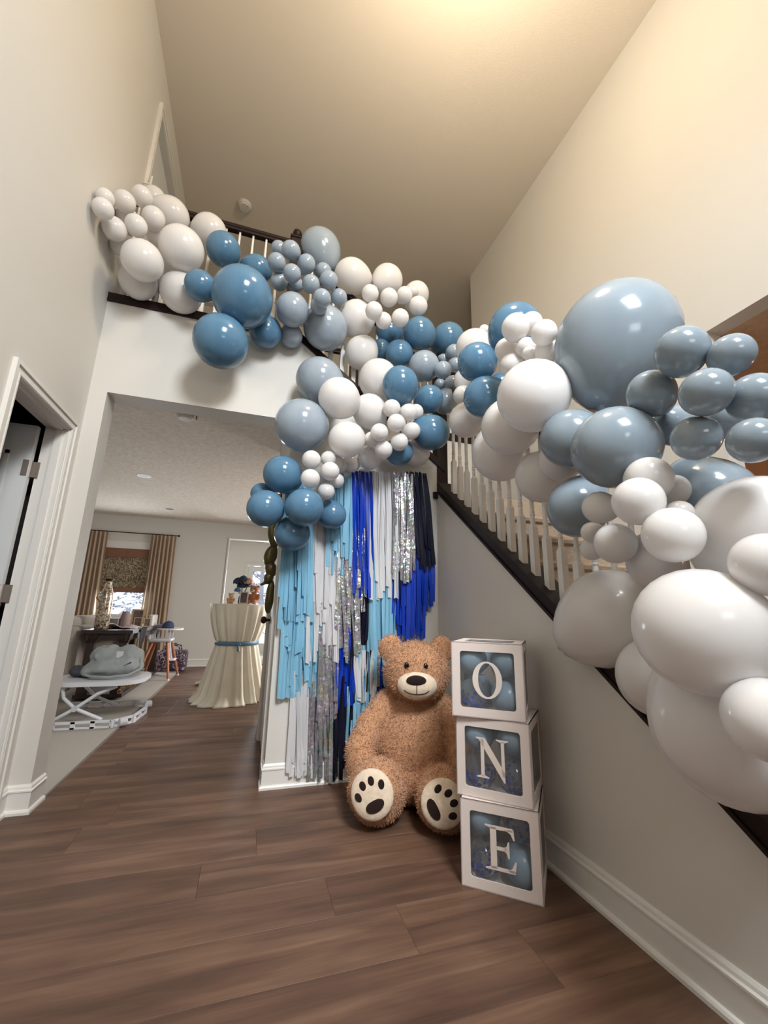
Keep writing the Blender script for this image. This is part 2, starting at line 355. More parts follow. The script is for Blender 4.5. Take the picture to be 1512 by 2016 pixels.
for (z0, z1) in ((0.25, 0.95), (1.10, 1.86)):
    for xo in (XL - 0.135 - 0.10, ):
        fr = MB()
        x1p, x0p = xo, xo - 0.36
        for (a, b, c, d_) in ((x0p, x1p, z0, z0 + 0.02), (x0p, x1p, z1 - 0.02, z1), (x0p, x0p + 0.02, z0, z1), (x1p - 0.02, x1p, z0, z1)):
            fr.box(a, b, 2.666, 2.673, c, d_)
        fr.build('panel_moulding', M['trim2'], leaf)
for z in (0.30, 1.09, 1.77):
    hb = MB().box(XL - 0.150, XL - 0.100, 2.700, 2.7095, z - 0.045, z + 0.045).box(XL - 0.165, XL - 0.138, 2.668, 2.704, z - 0.045, z + 0.045).tube([(XL - 0.137, 2.694, z - 0.048), (XL - 0.137, 2.694, z + 0.048)], 0.007)
    hb.build('hinge', M['nickel'], d1)
# door of the upper hall, high on the left wall
d2 = tag(casing(MB(), 'x', XL, 1, 3.13, 3.93, 5.11, z0=Z2, ts=1.4).build('door_2', M['trim']), 'white cased door of the upper hall, high on the left wall', None, None, 'structure')
MB().box(XL - 0.10, XL - 0.055, 3.13, 3.93, Z2, 5.11).build('door_leaf', M['trim2'], d2)
MB().tube([(XL + 0.005, 3.045, 4.28), (XL + 0.05, 3.045, 4.28)], 0.008).tube([(XL + 0.05, 3.045, 4.20), (XL + 0.055, 3.045, 4.36)], 0.007).build('coat_hook', M['trim'], d2)
# closet door in the passage, below the stairs
d3 = tag(casing(MB(), 'x', 0.189, -1, 3.03, 3.82, 2.05).build('door_3', M['trim']), 'white closet door in the passage seen edge-on beside the tassels', None, None, 'structure')
MB().box(0.20, 0.24, 3.035, 3.815, 0.012, 2.045).build('door_leaf', M['trim2'], d3)
kn = MB().tube([(0.20, 3.74, 0.95), (0.165, 3.74, 0.95)], 0.011).ell((0.145, 3.74, 0.95), (0.026, 0.030, 0.030)).tube([(0.199, 3.74, 0.95), (0.193, 3.74, 0.95)], 0.032, 16)
kn.build('door_knob', M['bronze'], d3, 60)
for z in (0.39, 1.75): MB().box(0.180, 0.199, 3.026, 3.045, z - 0.05, z + 0.05).build('hinge', M['bronze'], d3)
# front door behind the viewer with its glass, and the window over it
d4 = tag(casing(MB(), 'y', YFR, 1, 0.22, 1.18, 2.42).build('door_4', M['trim']), 'white front door with a glass light behind the viewer', None, None, 'structure')
MB().box(0.22, 1.18, YFR - 0.01, YFR + 0.012, 0.01, 1.84).build('door_leaf', M['trim2'], d4)
w1 = tag(casing(MB(), 'y', YFR, 1, 0.25, 1.25, 4.9, z0=3.6).build('window_1', M['trim']), 'tall window above the front door behind the viewer', None, None, 'structure')
MB().box(0.735, 0.765, YFR - 0.05, YFR - 0.02, 3.6, 4.9).box(0.25, 1.25, YFR - 0.05, YFR - 0.02, 4.24, 4.27).build('muntin', M['trim'], w1)

# ------------------------------------------------------------------ staircase and railings
st = thing('staircase', (1.9, 1.5, 0), 'tan carpeted staircase rising behind the white balusters', 'staircase')
RISE, RUN = 0.19, 0.255
for k in range(1, 10):
    yk = 2.65 - (10 - k) * RUN
    mb = MB().box(XS + 0.101, XR - 0.001, yk, 2.66, (k - 1) * RISE, k * RISE - 0.012)
    mb.add([(x, yk + dy, k * RISE + dz) for x in (XS + 0.101, XR - 0.001) for dy, dz in ((0.0, -0.045), (-0.022, -0.036), (-0.028, -0.016), (-0.018, 0.0), (RUN + 0.01, 0.0), (RUN + 0.01, -0.045))],
           [(0, 1, 2, 3, 4, 5), (6, 7, 8, 9, 10, 11)] + [(i, (i + 1) % 6, (i + 1) % 6 + 6, i + 6) for i in range(6)])
    mb.build('step', M['stairc'], st)
MB().box(XS + 0.101, XR - 0.001, 2.65, YF - 0.002, 1.7, 1.9).build('landing', M['stairc'], st)
for j in range(1, 6):
    xa = 1.43 - 0.235 * (j - 1)
    MB().box(0.2, xa, YB + 0.162, YF - 0.002, 1.9 + 0.197 * (j - 1), 1.9 + 0.197 * j).build('step', M['stairc'], st)

def newel(mb, x, y, z0, z1, w=0.045):
    mb.box(x - w, x + w, y - w, y + w, z0, z1)
    mb.box(x - w - 0.008, x + w + 0.008, y - w - 0.008, y + w + 0.008, z1, z1 + 0.015)
    return mb.lathe([(0.030, z1 + 0.015), (0.020, z1 + 0.028), (0.018, z1 + 0.040), (0.026, z1 + 0.046), (0.034, z1 + 0.062), (0.037, z1 + 0.080), (0.033, z1 + 0.098), (0.020, z1 + 0.112), (0.004, z1 + 0.117)], 16, (x, y, 0))
def baluster_mesh(h, name):
    mb = MB(); s = 0.0165; b = 0.235
    mb.add([(x * s, y * s, z) for z in (-0.03, b) for x, y in ((-1, -1), (1, -1), (1, 1), (-1, 1))], [(3, 2, 1, 0), (0, 1, 5, 4), (1, 2, 6, 5), (2, 3, 7, 6), (3, 0, 4, 7)])
    mb.add([(x * s, y * s, b) for x, y in ((-1, -1), (1, -1), (1, 1), (-1, 1))] + [(x * 0.009, y * 0.009, b + 0.02) for x, y in ((-1, -1), (1, -1), (1, 1), (-1, 1))], [(0, 1, 5, 4), (1, 2, 6, 5), (2, 3, 7, 6), (3, 0, 4, 7)])
    z = b + 0.015
    prof = [(0.009, z), (0.0125, z + 0.012), (0.0130, z + 0.030), (0.0105, z + 0.046), (0.0140, z + 0.050), (0.0140, z + 0.057), (0.0105, z + 0.061), (0.0130, z + 0.066), (0.0130, z + 0.072), (0.0105, z + 0.078), (0.0118, z + 0.13), (0.0098, h - 0.16), (0.0080, h)]
    mb.lathe(prof, 10)
    return mb.mesh(name, M['trim'], 40)
BAL = baluster_mesh(0.83, 'baluster')
rail_prof = [(-0.022, 0), (0.022, 0), (0.024, 0.016), (0.031, 0.022), (0.031, 0.040), (0.022, 0.054), (0.0, 0.060), (-0.022, 0.054), (-0.031, 0.040), (-0.031, 0.022), (-0.024, 0.016)]
def handrail(p0, p1):
    p0, p1 = Vector(p0), Vector(p1); d = (p1 - p0).normalized(); w = d.cross(Vector((0, 0, 1))).normalized(); n = len(rail_prof)
    vs = [p + w * a + Vector((0, 0, b)) for p in (p0, p1) for a, b in rail_prof]
    return MB().add(vs, [tuple(range(n)), tuple(range(n, 2 * n))] + [(i, (i + 1) % n, (i + 1) % n + n, i + n) for i in range(n)])
RY = YB + 0.055
# upper hall railing
ur = thing('hall_railing', (-0.4, RY, 3.04), 'dark wood railing with white balusters along the upper hall', 'railing')
MB().box(XL, 0.215, YB - 0.016, YB + 0.17, 3.037, 3.098).build('base_rail', M['dark'], ur)
handrail((XL, RY, 3.928), (0.10, RY, 3.928)).build('handrail', M['dark'], ur, 40)
newel(MB(), 0.118, RY, 3.05, 3.99).build('newel_post', M['dark'], ur, 40)
k = 0
x = 0.118 - 0.135
while x > XL + 0.04:
    b = link('baluster', BAL, ur); b.matrix_parent_inverse = ur.matrix_basis.inverted(); b.location = (x, RY, 3.098); x -= 0.1005
# flight along the back wall
mr = thing('upper_flight_railing', (0.8, RY, 2.6), 'sloping dark railing of the upper flight, left of the stair corner', 'railing')
s2 = (3.037 - 2.173) / (0.204 - 1.346)
zb2 = lambda x: 3.037 + s2 * (x - 0.204)
MB().prism([(0.19, zb2(0.19)), (1.40, zb2(1.40)), (1.40, zb2(1.40) + 0.062), (0.19, zb2(0.19) + 0.062)], FY, YB - 0.016, YB + 0.16).build('base_rail', M['dark'], mr)
handrail((0.14, RY, 3.90), (XS + 0.03, RY, 3.90 + s2 * 1.23)).build('handrail', M['dark'], mr, 40)
x = 0.26
while x < 1.28:
    b = link('baluster', BAL, mr); b.location = (x, RY, zb2(x) + 0.062); b.scale.z = 0.94; x += 0.095
# flight along the right
lr = thing('lower_flight_railing', (XS, 1.5, 1.0), 'long sloping railing with dark cap and white turned balusters on the right', 'railing')
ya, yb_ = 0.30, 2.80
f = MB().prism([(ya, zs(ya)), (yb_, zs(yb_)), (yb_, zs(yb_) + 0.052), (ya, zs(ya) + 0.052)], FX, XS - 0.012, XS + 0.11)
f.prism([(ya, zs(ya) + 0.052), (yb_, zs(yb_) + 0.052), (yb_, zs(yb_) + 0.085), (ya, zs(ya) + 0.085)], FX, XS - 0.026, XS + 0.125)
f.prism([(ya, zs(ya) - 0.012), (yb_, zs(yb_) - 0.012), (yb_, zs(yb_) + 0.006), (ya, zs(ya) + 0.006)], FX, XS - 0.020, XS + 0.0)
f.build('base_rail', M['dark'], lr)
MB().box(XS - 0.035, XS + 0.05, YB - 0.022, YB + 0.06, 1.905, 1.955).build('corner_block', M['dark'], lr)
newel(MB(), XS + 0.047, YB + 0.035, 1.90, 3.10).build('newel_post', M['dark'], lr, 40)
newel(MB(), XS + 0.05, 0.26, 0.0, 1.15).build('newel_post', M['dark'], lr, 40)
handrail((XS + 0.045, 0.30, zs(0.30) + 0.88), (XS + 0.045, YB, zs(YB) + 0.88)).build('handrail', M['dark'], lr, 40)
for k in range(-11, 12):
    yk = 1.585 + 0.0963 * k
    b = link('baluster', BAL, lr); b.location = (XS + 0.040, yk, zs(yk) + 0.092); b.scale.z = 0.98
for rr in (mr, lr):
    for b in rr.children:
        b.matrix_parent_inverse = rr.matrix_basis.inverted()
fr_ = thing('far_hall_railing', (1.3, YF + 0.06, Z2), 'dark railing with white balusters on the far side of the stairwell', 'railing')
MB().box(0.20, XR, YF - 0.016, YF + 0.13, Z2 - 0.03, Z2 + 0.062).build('base_rail', M['dark'], fr_)
handrail((0.20, YF + 0.06, 3.955), (XR, YF + 0.06, 3.955)).build('handrail', M['dark'], fr_, 40)
newel(MB(), 0.94, YF + 0.06, Z2, 4.03).build('newel_post', M['dark'], fr_, 40)
x = 0.27
while x < XR - 0.05:
    if abs(x - 0.94) > 0.06:
        b = link('baluster', BAL, fr_); b.location = (x, YF + 0.06, Z2 + 0.062); b.matrix_parent_inverse = fr_.matrix_basis.inverted()
    x += 0.1005

# ------------------------------------------------------------------ balloons
M['w'] = mat('white_latex', (238, 236, 235), 0.17, spec=0.45, trans=0.26)
M['b'] = mat('dusty_blue_latex', (86, 126, 156), 0.15, spec=0.5, trans=0.06, var=0.05, vscale=2.0)
M['g'] = mat('fog_grey_blue_latex', (152, 165, 178), 0.15, spec=0.5, trans=0.06, var=0.04, vscale=2.0)
M['h'] = mat('darker_grey_blue_latex', (136, 150, 161), 0.15, spec=0.5, trans=0.05, var=0.04, vscale=2.0)  # grey-blue latex in a darker tone, used by one cluster
prof = []
for i in range(1, 19):
    t = math.pi * i / 21.0
    z = math.cos(t); r = math.sin(t)
    if z < 0: z *= 1.0 + 0.16 * z * z; r *= 1 - 0.05 * (-z)
    prof.append((r, z))
prof += [(0.26, -1.125), (0.12, -1.15), (0.06, -1.165), (0.085, -1.18), (0.07, -1.20)]
BM = {}
for c in 'wbgh':
    mb = MB().lathe([(0.02, 1.0)] + prof, 28)
    BM[c] = mb.mesh('balloon_' + c, M[c], 180)
BT = """Aw -1.013 2.375 3.299 0.058;
Aw -1.022 2.393 3.397 0.051;
Aw -1.006 2.550 3.340 0.071;
Aw -1.008 2.707 3.371 0.070;
Aw -0.998 2.589 3.600 0.067;
Aw -1.014 2.710 3.611 0.065;
Aw -0.898 2.560 3.414 0.067;
Aw -0.902 2.779 3.183 0.121;
Aw -0.830 2.564 3.170 0.124;
Aw -0.938 2.680 3.771 0.068;
Aw -0.842 2.660 3.599 0.074;
Aw -0.944 2.920 4.021 0.088;
Aw -0.835 2.800 3.592 0.075;
Aw -0.793 2.877 3.333 0.103;
Aw -0.799 2.860 3.865 0.124;
Aw -0.637 2.620 3.382 0.144;
Aw -0.631 2.772 3.162 0.139;
Aw -0.538 2.900 3.847 0.127;
Bb -0.485 2.608 3.118 0.101;
Bb -0.310 2.538 2.693 0.172;
Bb -0.396 2.720 3.550 0.121;
Bb -0.211 2.493 3.016 0.195;
Bb -0.157 2.800 3.528 0.105;
Bb -0.053 2.731 2.969 0.116;
Cg -0.019 2.592 3.440 0.065;
Cg -0.016 2.740 3.709 0.056;
Cg 0.010 2.688 3.374 0.065;
Cg 0.070 2.580 3.564 0.067;
Cg 0.129 2.763 3.003 0.085;
Cg 0.090 2.540 3.337 0.063;
Cg 0.114 2.597 3.091 0.117;
Cg 0.128 2.700 3.393 0.056;
Cg 0.188 2.620 3.520 0.067;
Cg 0.226 2.560 3.306 0.064;
Cg 0.292 2.546 3.131 0.061;
Cg 0.314 2.920 3.970 0.176;
Cg 0.296 2.435 3.105 0.062;
Cg 0.318 2.660 3.534 0.061;
Cg 0.372 2.742 3.116 0.168;
Cg 0.353 2.580 3.393 0.068;
Cg 0.445 2.640 3.324 0.061;
Dw 0.579 2.840 3.724 0.145;
Dw 0.616 2.763 3.273 0.144;
Dw 0.675 2.798 3.007 0.132;
Dw 0.682 2.620 3.407 0.066;
Dw 0.686 2.514 3.172 0.065;
Dw 0.787 2.600 3.181 0.062;
Dw 0.892 2.870 3.806 0.135;
Dw 0.840 2.640 3.432 0.071;
Dw 0.921 2.600 3.239 0.069;
Dw 0.975 2.660 3.510 0.065;
Dw 1.086 2.756 3.657 0.048;
Dw 1.158 2.864 3.730 0.113;
Dw 1.093 2.660 3.443 0.076;
Eb 0.865 2.909 3.143 0.093;
Eb 0.936 2.906 3.328 0.119;
Eb 0.981 2.782 3.055 0.114;
Eb 1.132 2.720 3.240 0.130;
Eg 1.154 2.680 2.920 0.124;
Eg 1.333 2.773 2.850 0.048;
Eg 1.248 2.540 2.826 0.067;
Eg 1.363 2.752 3.077 0.044;
Eg 1.342 2.696 2.661 0.106;
Eb 1.432 2.820 3.325 0.142;
Eg 1.405 2.689 2.817 0.075;
Eg 1.406 2.664 3.096 0.063;
Eg 1.422 2.663 2.983 0.059;
Fg 0.240 2.600 2.231 0.178;
Fg 0.351 2.679 2.625 0.168;
Fw 0.468 2.597 1.994 0.061;
Fw 0.464 2.508 2.423 0.140;
Fw 0.522 2.480 2.125 0.121;
Fw 0.614 2.725 2.058 0.065;
Fw 0.708 2.620 2.424 0.125;
Fw 0.731 2.653 2.094 0.089;
Fw 0.699 2.511 2.166 0.054;
Fw 0.787 2.691 2.730 0.153;
Fw 0.720 2.409 2.177 0.059;
Fw 0.773 2.480 2.092 0.061;
Fw 0.825 2.480 2.402 0.062;
Fw 0.839 2.420 2.267 0.062;
Fb 0.937 2.636 2.159 0.102;
Fw 0.884 2.480 2.163 0.062;
Fb 0.889 2.489 2.597 0.130;
Fw 0.941 2.459 2.382 0.061;
Fw 0.978 2.495 2.267 0.061;
Fw 1.018 2.521 2.429 0.057;
Fw 1.112 2.740 2.218 0.107;
Fb 1.156 2.600 2.594 0.108;
Fb 1.147 2.539 2.300 0.130;
Gb 0.028 2.740 1.774 0.072;
Gb 0.056 2.550 1.633 0.115;
Gb 0.145 2.620 1.880 0.125;
Gb 0.230 2.631 1.507 0.114;
Gb 0.277 2.469 1.642 0.119;
Gw 0.295 2.420 1.813 0.059;
Gw 0.304 2.500 1.963 0.060;
Gw 0.415 2.540 1.779 0.055;
Gw 0.412 2.514 1.990 0.049;
Gw 0.422 2.480 1.894 0.061;
Gb 0.480 2.660 1.658 0.097;
Gw 0.491 2.600 1.877 0.050;
Gw 0.520 2.687 2.017 0.056;
Gw 0.590 2.802 2.004 0.044;
Hw 1.336 2.399 2.557 0.071;
Hw 1.344 2.400 2.689 0.071;
Hw 1.300 2.289 2.310 0.121;
Hw 1.368 2.274 2.868 0.130;
Hb 1.220 2.004 2.551 0.121;
Hw 1.432 2.247 3.008 0.038;
Hb 1.233 1.955 2.293 0.123;
Hb 1.367 2.007 2.413 0.079;
Hw 1.343 1.976 1.972 0.175;
Hw 1.240 1.731 2.464 0.064;
Hw 1.218 1.701 1.991 0.151;
Hw 1.223 1.666 2.325 0.064;
Hb 1.420 1.885 2.734 0.167;
Hw 1.184 1.566 2.473 0.071;
Hw 1.244 1.573 2.376 0.052;
Hw 1.214 1.512 2.295 0.035;
Hw 1.290 1.575 2.531 0.060;
Hw 1.128 1.397 1.986 0.161;
Hw 1.377 1.682 1.729 0.135;
Hw 1.186 1.366 2.302 0.059;
Hw 1.259 1.440 2.270 0.059;
Hw 1.316 1.472 1.737 0.101;
Ih 1.218 1.288 1.752 0.123;
Ih 1.280 1.355 1.482 0.125;
Ih 1.123 1.000 1.588 0.138;
Ih 1.396 1.186 2.168 0.255;
Ih 1.181 0.895 1.743 0.073;
Ih 1.340 0.952 1.681 0.069;
Ih 1.143 0.757 1.797 0.071;
Ih 1.120 0.742 1.516 0.061;
Ih 1.082 0.674 1.610 0.062;
Ih 1.388 0.915 1.412 0.138;
Ih 1.197 0.668 1.740 0.057;
Ih 1.360 0.789 1.639 0.065;
Ih 1.100 0.602 1.450 0.054;
Ih 1.189 0.632 1.593 0.062;
Jw 1.193 1.208 1.344 0.037;
Jw 1.227 1.247 1.289 0.044;
Jw 1.120 1.087 1.402 0.056;
Jw 1.090 1.012 1.265 0.064;
Jw 1.014 0.851 1.354 0.068;
Jw 1.104 0.884 1.437 0.068;
Jw 1.220 0.994 1.209 0.082;
Jw 1.210 0.893 1.419 0.048;
Jw 1.027 0.776 1.248 0.072;
Jw 1.125 0.822 1.322 0.038;
Kw 1.350 1.318 1.033 0.189;
Kw 1.299 1.089 0.853 0.128;
Kw 1.031 0.741 1.012 0.148;
Kw 1.199 0.833 0.775 0.180;
Kw 1.264 0.730 1.261 0.152;
Kw 1.068 0.607 1.157 0.068;
Kw 0.995 0.611 0.850 0.078"""
CL = {'A': 'the white cluster beside the left wall', 'B': 'the blue cluster below the hall railing', 'C': 'the cluster at the upper newel post',
      'D': 'the white cluster right of the upper newel', 'E': 'the cluster above the stair corner', 'F': 'the cluster above the tassel backdrop',
      'G': 'the lowest cluster left of the tassels', 'H': 'the cluster left of the huge balloon', 'I': 'the grey cluster at the right edge',
      'J': 'the bunch below the grey balloons', 'K': 'the bunch at the lower right'}
CN = {'w': 'white', 'b': 'dusty blue', 'g': 'grey-blue', 'h': 'darker grey-blue'}
ORD = ['first', 'second', 'third', 'fourth', 'fifth', 'sixth', 'seventh', 'eighth', 'ninth', 'tenth', 'eleventh', 'twelfth', 'thirteenth', 'fourteenth', 'fifteenth']
rows = []
for ln in BT.replace('\n', '').split(';'):
    k, X, Y, Z, r = ln.split(); rows.append((k[0], k[1], Vector((float(X), float(Y), float(Z))), float(r)))
cen = {}
for cl in CL:
    P = [r[2] for r in rows if r[0] == cl]; cen[cl] = sum(P, Vector()) / len(P)
sizew = lambda r: 'small' if r < 0.082 else 'medium' if r < 0.15 else 'large' if r < 0.2 else 'huge'
cnt = {}; seen = {}
for cl, c, P, r in rows: cnt[(cl, c, sizew(r))] = cnt.get((cl, c, sizew(r)), 0) + 1
rb = random.Random(11)
cpos = Vector((0, 0, H))
for cl, c, P, r in rows:
    key = (cl, c, sizew(r)); i = seen.get(key, 0); seen[key] = i + 1
    n = cnt[key]
    which = '' if n == 1 else (('leftmost' if i == 0 else 'rightmost') + ' of two,' if n == 2 else ('leftmost,' if i == 0 else 'rightmost,' if i == n - 1 else ORD[i] + ' from left,'))
    lab = '%s %s balloon%s in %s' % (sizew(r), CN[c], (', ' + which) if which else ',', CL[cl])
    lab = lab.replace('balloon, in', 'balloon in')
    o = bpy.data.objects.new('balloon', BM[c]); col.objects.link(o)
    tag(o, lab, 'balloon', 'balloons of the garland')
    away = (P - cpos).normalized()
    core = (cen[cl] - P)
    t = (core.normalized() if core.length > 1e-3 else away) * 0.6 + away * 0.55 + Vector((rb.uniform(-.3, .3), rb.uniform(-.3, .3), rb.uniform(-.3, .3)))
    o.rotation_mode = 'QUATERNION'
    o.rotation_quaternion = (-t).to_track_quat('Z', 'Y')
    o.scale = (r * 0.985, r * 0.985, r * 1.03); o.location = P
    if r > 0.2:                                                  # the huge one hangs knot down
        o.rotation_quaternion = Vector((0.25, -0.1, 1)).to_track_quat('Z', 'Y'); o.scale = (r * 0.955, r * 0.955, r * 1.04)

# ------------------------------------------------------------------ letter boxes
M['card'] = mat('white_card', (226, 214, 208), 0.6, spec=0.3, bump=0.15, bscale=220)
M['pane'] = clearmat('clear_film', (0.96, 0.97, 0.98), 0.07, (150, 155, 160), 0.12)
M['letter'] = mat('white_vinyl', (226, 214, 205), 0.6)
M['pearl'] = mat('pale_blue_latex', (158, 182, 198), 0.25, spec=0.5, trans=0.15)
M['clear'] = clearmat('clear_latex', (0.97, 0.98, 0.98), 0.10, (190, 196, 200), 0.08)
M['confetti'] = mat('blue_confetti', (34, 62, 160), 0.4, spec=0.6)
S = 0.305
def rrect(h, r, k=5):
    out = []
    for cx, cy, a0 in ((h - r, h - r, 0), (-h + r, h - r, 90), (-h + r, -h + r, 180), (h - r, -h + r, 270)):
        for i in range(k + 1):
            a = math.radians(a0 + 90 * i / k); out.append((cx + r * math.cos(a), cy + r * math.sin(a)))
    return out
def frame_panel(size, inner, r, th, fn, k=5):
    mb = MB(); I = rrect(inner, r, k); Oc = [(size, size), (-size, size), (-size, -size), (size, -size)]
    O = []
    for q in range(4):
        for i in range(k + 1):
            O.append(Oc[q])
    n = len(I)
    for d in (0, th):
        b = len(mb.v); mb.v += [fn(u, v, d) for u, v in I] + [fn(u, v, d) for u, v in Oc]
        for q in range(4):
            for i in range(k):
                a = b + q * (k + 1) + i; mb.f.append((a, a + 1, b + n + q))
            a = b + q * (k + 1) + k; a2 = b + ((q + 1) % 4) * (k + 1)
            mb.f.append((a, a2, b + n + (q + 1) % 4, b + n + q))
    for i in range(n): mb.f.append((i, (i + 1) % n, (i + 1) % n + n + 4, i + n + 4))
    for q in range(4): mb.f.append((n + q, n + (q + 1) % 4, 2 * n + 4 + (q + 1) % 4, 2 * n + 4 + q))
    return mb
def ellipse(cx, cy, a, b, n=40): return [(cx + a * math.cos(2 * math.pi * i / n), cy + b * math.sin(2 * math.pi * i / n)) for i in range(n)]
def letter_mesh(ch, fn, th):
    mb = MB()
    if ch == 'O':
        o = ellipse(0, 0, 0.062, 0.075); i = ellipse(0, 0, 0.038, 0.068); n = len(o)
        for d in (0, th):
            b = len(mb.v); mb.v += [fn(u, v, d) for u, v in o + i]
            for j in range(n): mb.f.append((b + j, b + (j + 1) % n, b + n + (j + 1) % n, b + n + j))
        for s0 in (0, n):
            for j in range(n): mb.f.append((s0 + j, s0 + (j + 1) % n, s0 + (j + 1) % n + 2 * n, s0 + j + 2 * n))
    else:
        if ch == 'N':
            polys = [[(-0.048, -0.068), (-0.034, -0.068), (-0.034, 0.070), (-0.048, 0.070)], [(0.036, -0.060), (0.049, -0.060), (0.049, 0.070), (0.036, 0.070)],
                     [(-0.066, 0.076), (-0.030, 0.076), (0.049, -0.045), (0.049, -0.080), (0.044, -0.080), (-0.048, 0.058), (-0.054, 0.068), (-0.066, 0.071)],
                     [(-0.066, -0.074), (-0.016, -0.074), (-0.016, -0.070), (-0.034, -0.064), (-0.048, -0.064), (-0.066, -0.070)],
                     [(0.018, 0.076), (0.066, 0.076), (0.066, 0.072), (0.049, 0.066), (0.036, 0.066), (0.018, 0.072)]]
        else:
            polys = [[(-0.036, -0.070), (-0.012, -0.070), (-0.012, 0.070), (-0.036, 0.070)], [(-0.056, 0.075), (0.050, 0.075), (0.050, 0.064), (-0.030, 0.062), (-0.044, 0.068), (-0.056, 0.070)],
                     [(-0.056, -0.075), (0.056, -0.075), (0.056, -0.064), (-0.030, -0.062), (-0.044, -0.068), (-0.056, -0.070)], [(-0.014, 0.006), (0.026, 0.006), (0.026, -0.006), (-0.014, -0.006)],
                     [(0.016, 0.066), (0.040, 0.070), (0.054, 0.072), (0.057, 0.036), (0.052, 0.036), (0.042, 0.056), (0.028, 0.064)],
                     [(0.020, -0.066), (0.030, -0.066), (0.044, -0.058), (0.056, -0.034), (0.061, -0.034), (0.056, -0.072), (0.040, -0.072)],
                     [(0.014, 0.004), (0.026, 0.012), (0.031, 0.028), (0.036, 0.028), (0.036, -0.028), (0.031, -0.028), (0.026, -0.012), (0.014, -0.004)]]
        for p in polys: mb.prism(p, fn, 0, th)
    return mb
def confetti_balloon(P, r, seed, label):
    t = thing('confetti_balloon', P, label, 'balloon', 'clear confetti balloons in the boxes')
    MB().ell(P, (r, r, r * 1.03), None, 24, 16).build('skin', M['clear'], t, 180)
    q = random.Random(seed); mb = MB()
    for i in range(80):
        th = math.acos(max(-1, min(1, -1 + abs(q.gauss(0, 0.55))))); ph = q.uniform(0, 2 * math.pi)
        n = Vector((math.sin(th) * math.cos(ph), math.sin(th) * math.sin(ph), math.cos(th)))
        c = Vector(P) + n * (r * 0.975); u = n.orthogonal().normalized(); w = n.cross(u); s = q.uniform(0.006, 0.0105)
        mb.add([c + (u * math.cos(a) + w * math.sin(a)) * s for a in [2 * math.pi * j / 8 for j in range(8)]], [tuple(range(8))])
    cf = mb.build('confetti', M['confetti'], t); cf['kind'] = 'stuff'
PB = MB().lathe([(0.02, 1.0)] + prof, 24).mesh('pale_balloon', M['pearl'], 180)
def letter_box(ch, origin, fdir, z0, pats):
    o3 = Vector(origin); fx = Vector((fdir[0], fdir[1], 0)).normalized(); fy = Vector((-fx.y, fx.x, 0))   # fx along the front edge, fy into the box
    ctr = o3 + fx * (S / 2) + fy * (S / 2)
    pos = {'E': 'bottom', 'N': 'middle', 'O': 'top'}[ch]
    t = thing('letter_box', (ctr.x, ctr.y, z0), 'white card balloon box with the letter %s, %s of the stack' % (ch, pos), 'box', 'stacked letter boxes')
    up = Vector((0, 0, 1)); C = ctr + up * (z0 + S / 2); h = S / 2; th = 0.004
    sides = [('front', fx, -fy, 0), ('right', fy, fx, 1), ('back', -fx, fy, 2), ('left', -fy, -fx, 3)]
    for nm, ud, out, kk in sides:
        fn = lambda u, v, d, ud=ud, out=out: tuple(C + ud * u + up * v + out * (h - th + d))
        frame_panel(h, h - 0.038, 0.012, th, fn).build('side_panel', M['card'], t)
        fp = lambda u, v, d, ud=ud, out=out: tuple(C + ud * u + up * v + out * (h - 0.006 + d))
        MB().prism(rrect(h - 0.030, 0.01), fp, 0, 0.0012).build('window_film', M['pane'], t)
        if nm == 'front':
            fl_ = lambda u, v, d, ud=ud, out=out: tuple(C + ud * u + up * v + out * (h - 0.0045 + d))
            tag(letter_mesh(ch, fl_, 0.0015).build('letter', M['letter'], t), 'white letter %s' % ch)
    ft = lambda u, v, d: tuple(C + fx * u + fy * v + up * (h - th + d))
    frame_panel(h, h - 0.045, 0.012, th, ft).build('lid', M['card'], t)
    MB().prism(rrect(h - 0.036, 0.01), lambda u, v, d: tuple(C + fx * u + fy * v + up * (h - 0.006 + d)), 0, 0.0012).build('window_film', M['pane'], t)
    MB().prism([(-h, -h), (h, -h), (h, h), (-h, h)], lambda u, v, d: tuple(C + fx * u + fy * v + up * (-h + d)), 0, th).build('floor_panel', M['card'], t)
    R0 = 0.0705; e = h - 0.0075 - R0
    nm = {('-', '+'): 'upper left', ('+', '+'): 'upper right', ('-', '-'): 'lower left', ('+', '-'): 'lower right'}
    for i, (su, sv, kind, sw) in enumerate(pats):
        P = C + fx * (e * su) + up * (e * sv) + fy * (e * sw)
        where = '%s %s of the %s box' % ({-1: 'front', 1: 'back'}[sw], nm[('+' if su > 0 else '-', '+' if sv > 0 else '-')], ch)
        if kind == 'c':
            confetti_balloon(P, R0 * 0.97, ord(ch) * 7 + i, 'clear balloon with blue confetti, %s' % where)
        else:
            o = bpy.data.objects.new('pale_balloon', PB); col.objects.link(o); o.location = P; o.scale = (R0 * 0.97,) * 3
            o.rotation_mode = 'QUATERNION'; o.rotation_quaternion = (fy * -0.5 + Vector((su, 0, sv)) * 0.6).to_track_quat('Z', 'Y')
            tag(o, 'pale blue balloon, %s' % where, 'balloon', 'pale balloons in the boxes')
    return t
letter_box('E', (0.904, 1.736, 0), (0.230, -0.199), 0.0005, [(-1, 1, 'p', -1), (1, 1, 'c', -1), (-1, -1, 'c', -1), (1, -1, 'p', -1), (-1, 1, 'p', 1), (1, -1, 'p', 1), (1, 1, 'p', 1)])
letter_box('N', (0.907, 1.768, 0), (0.217, -0.214), 0.306, [(-1, 1, 'p', -1), (1, 1, 'p', -1), (-1, -1, 'c', -1), (1, -1, 'c', -1), (-1, 1, 'p', 1), (1, 1, 'p', 1), (1, -1, 'p', 1)])
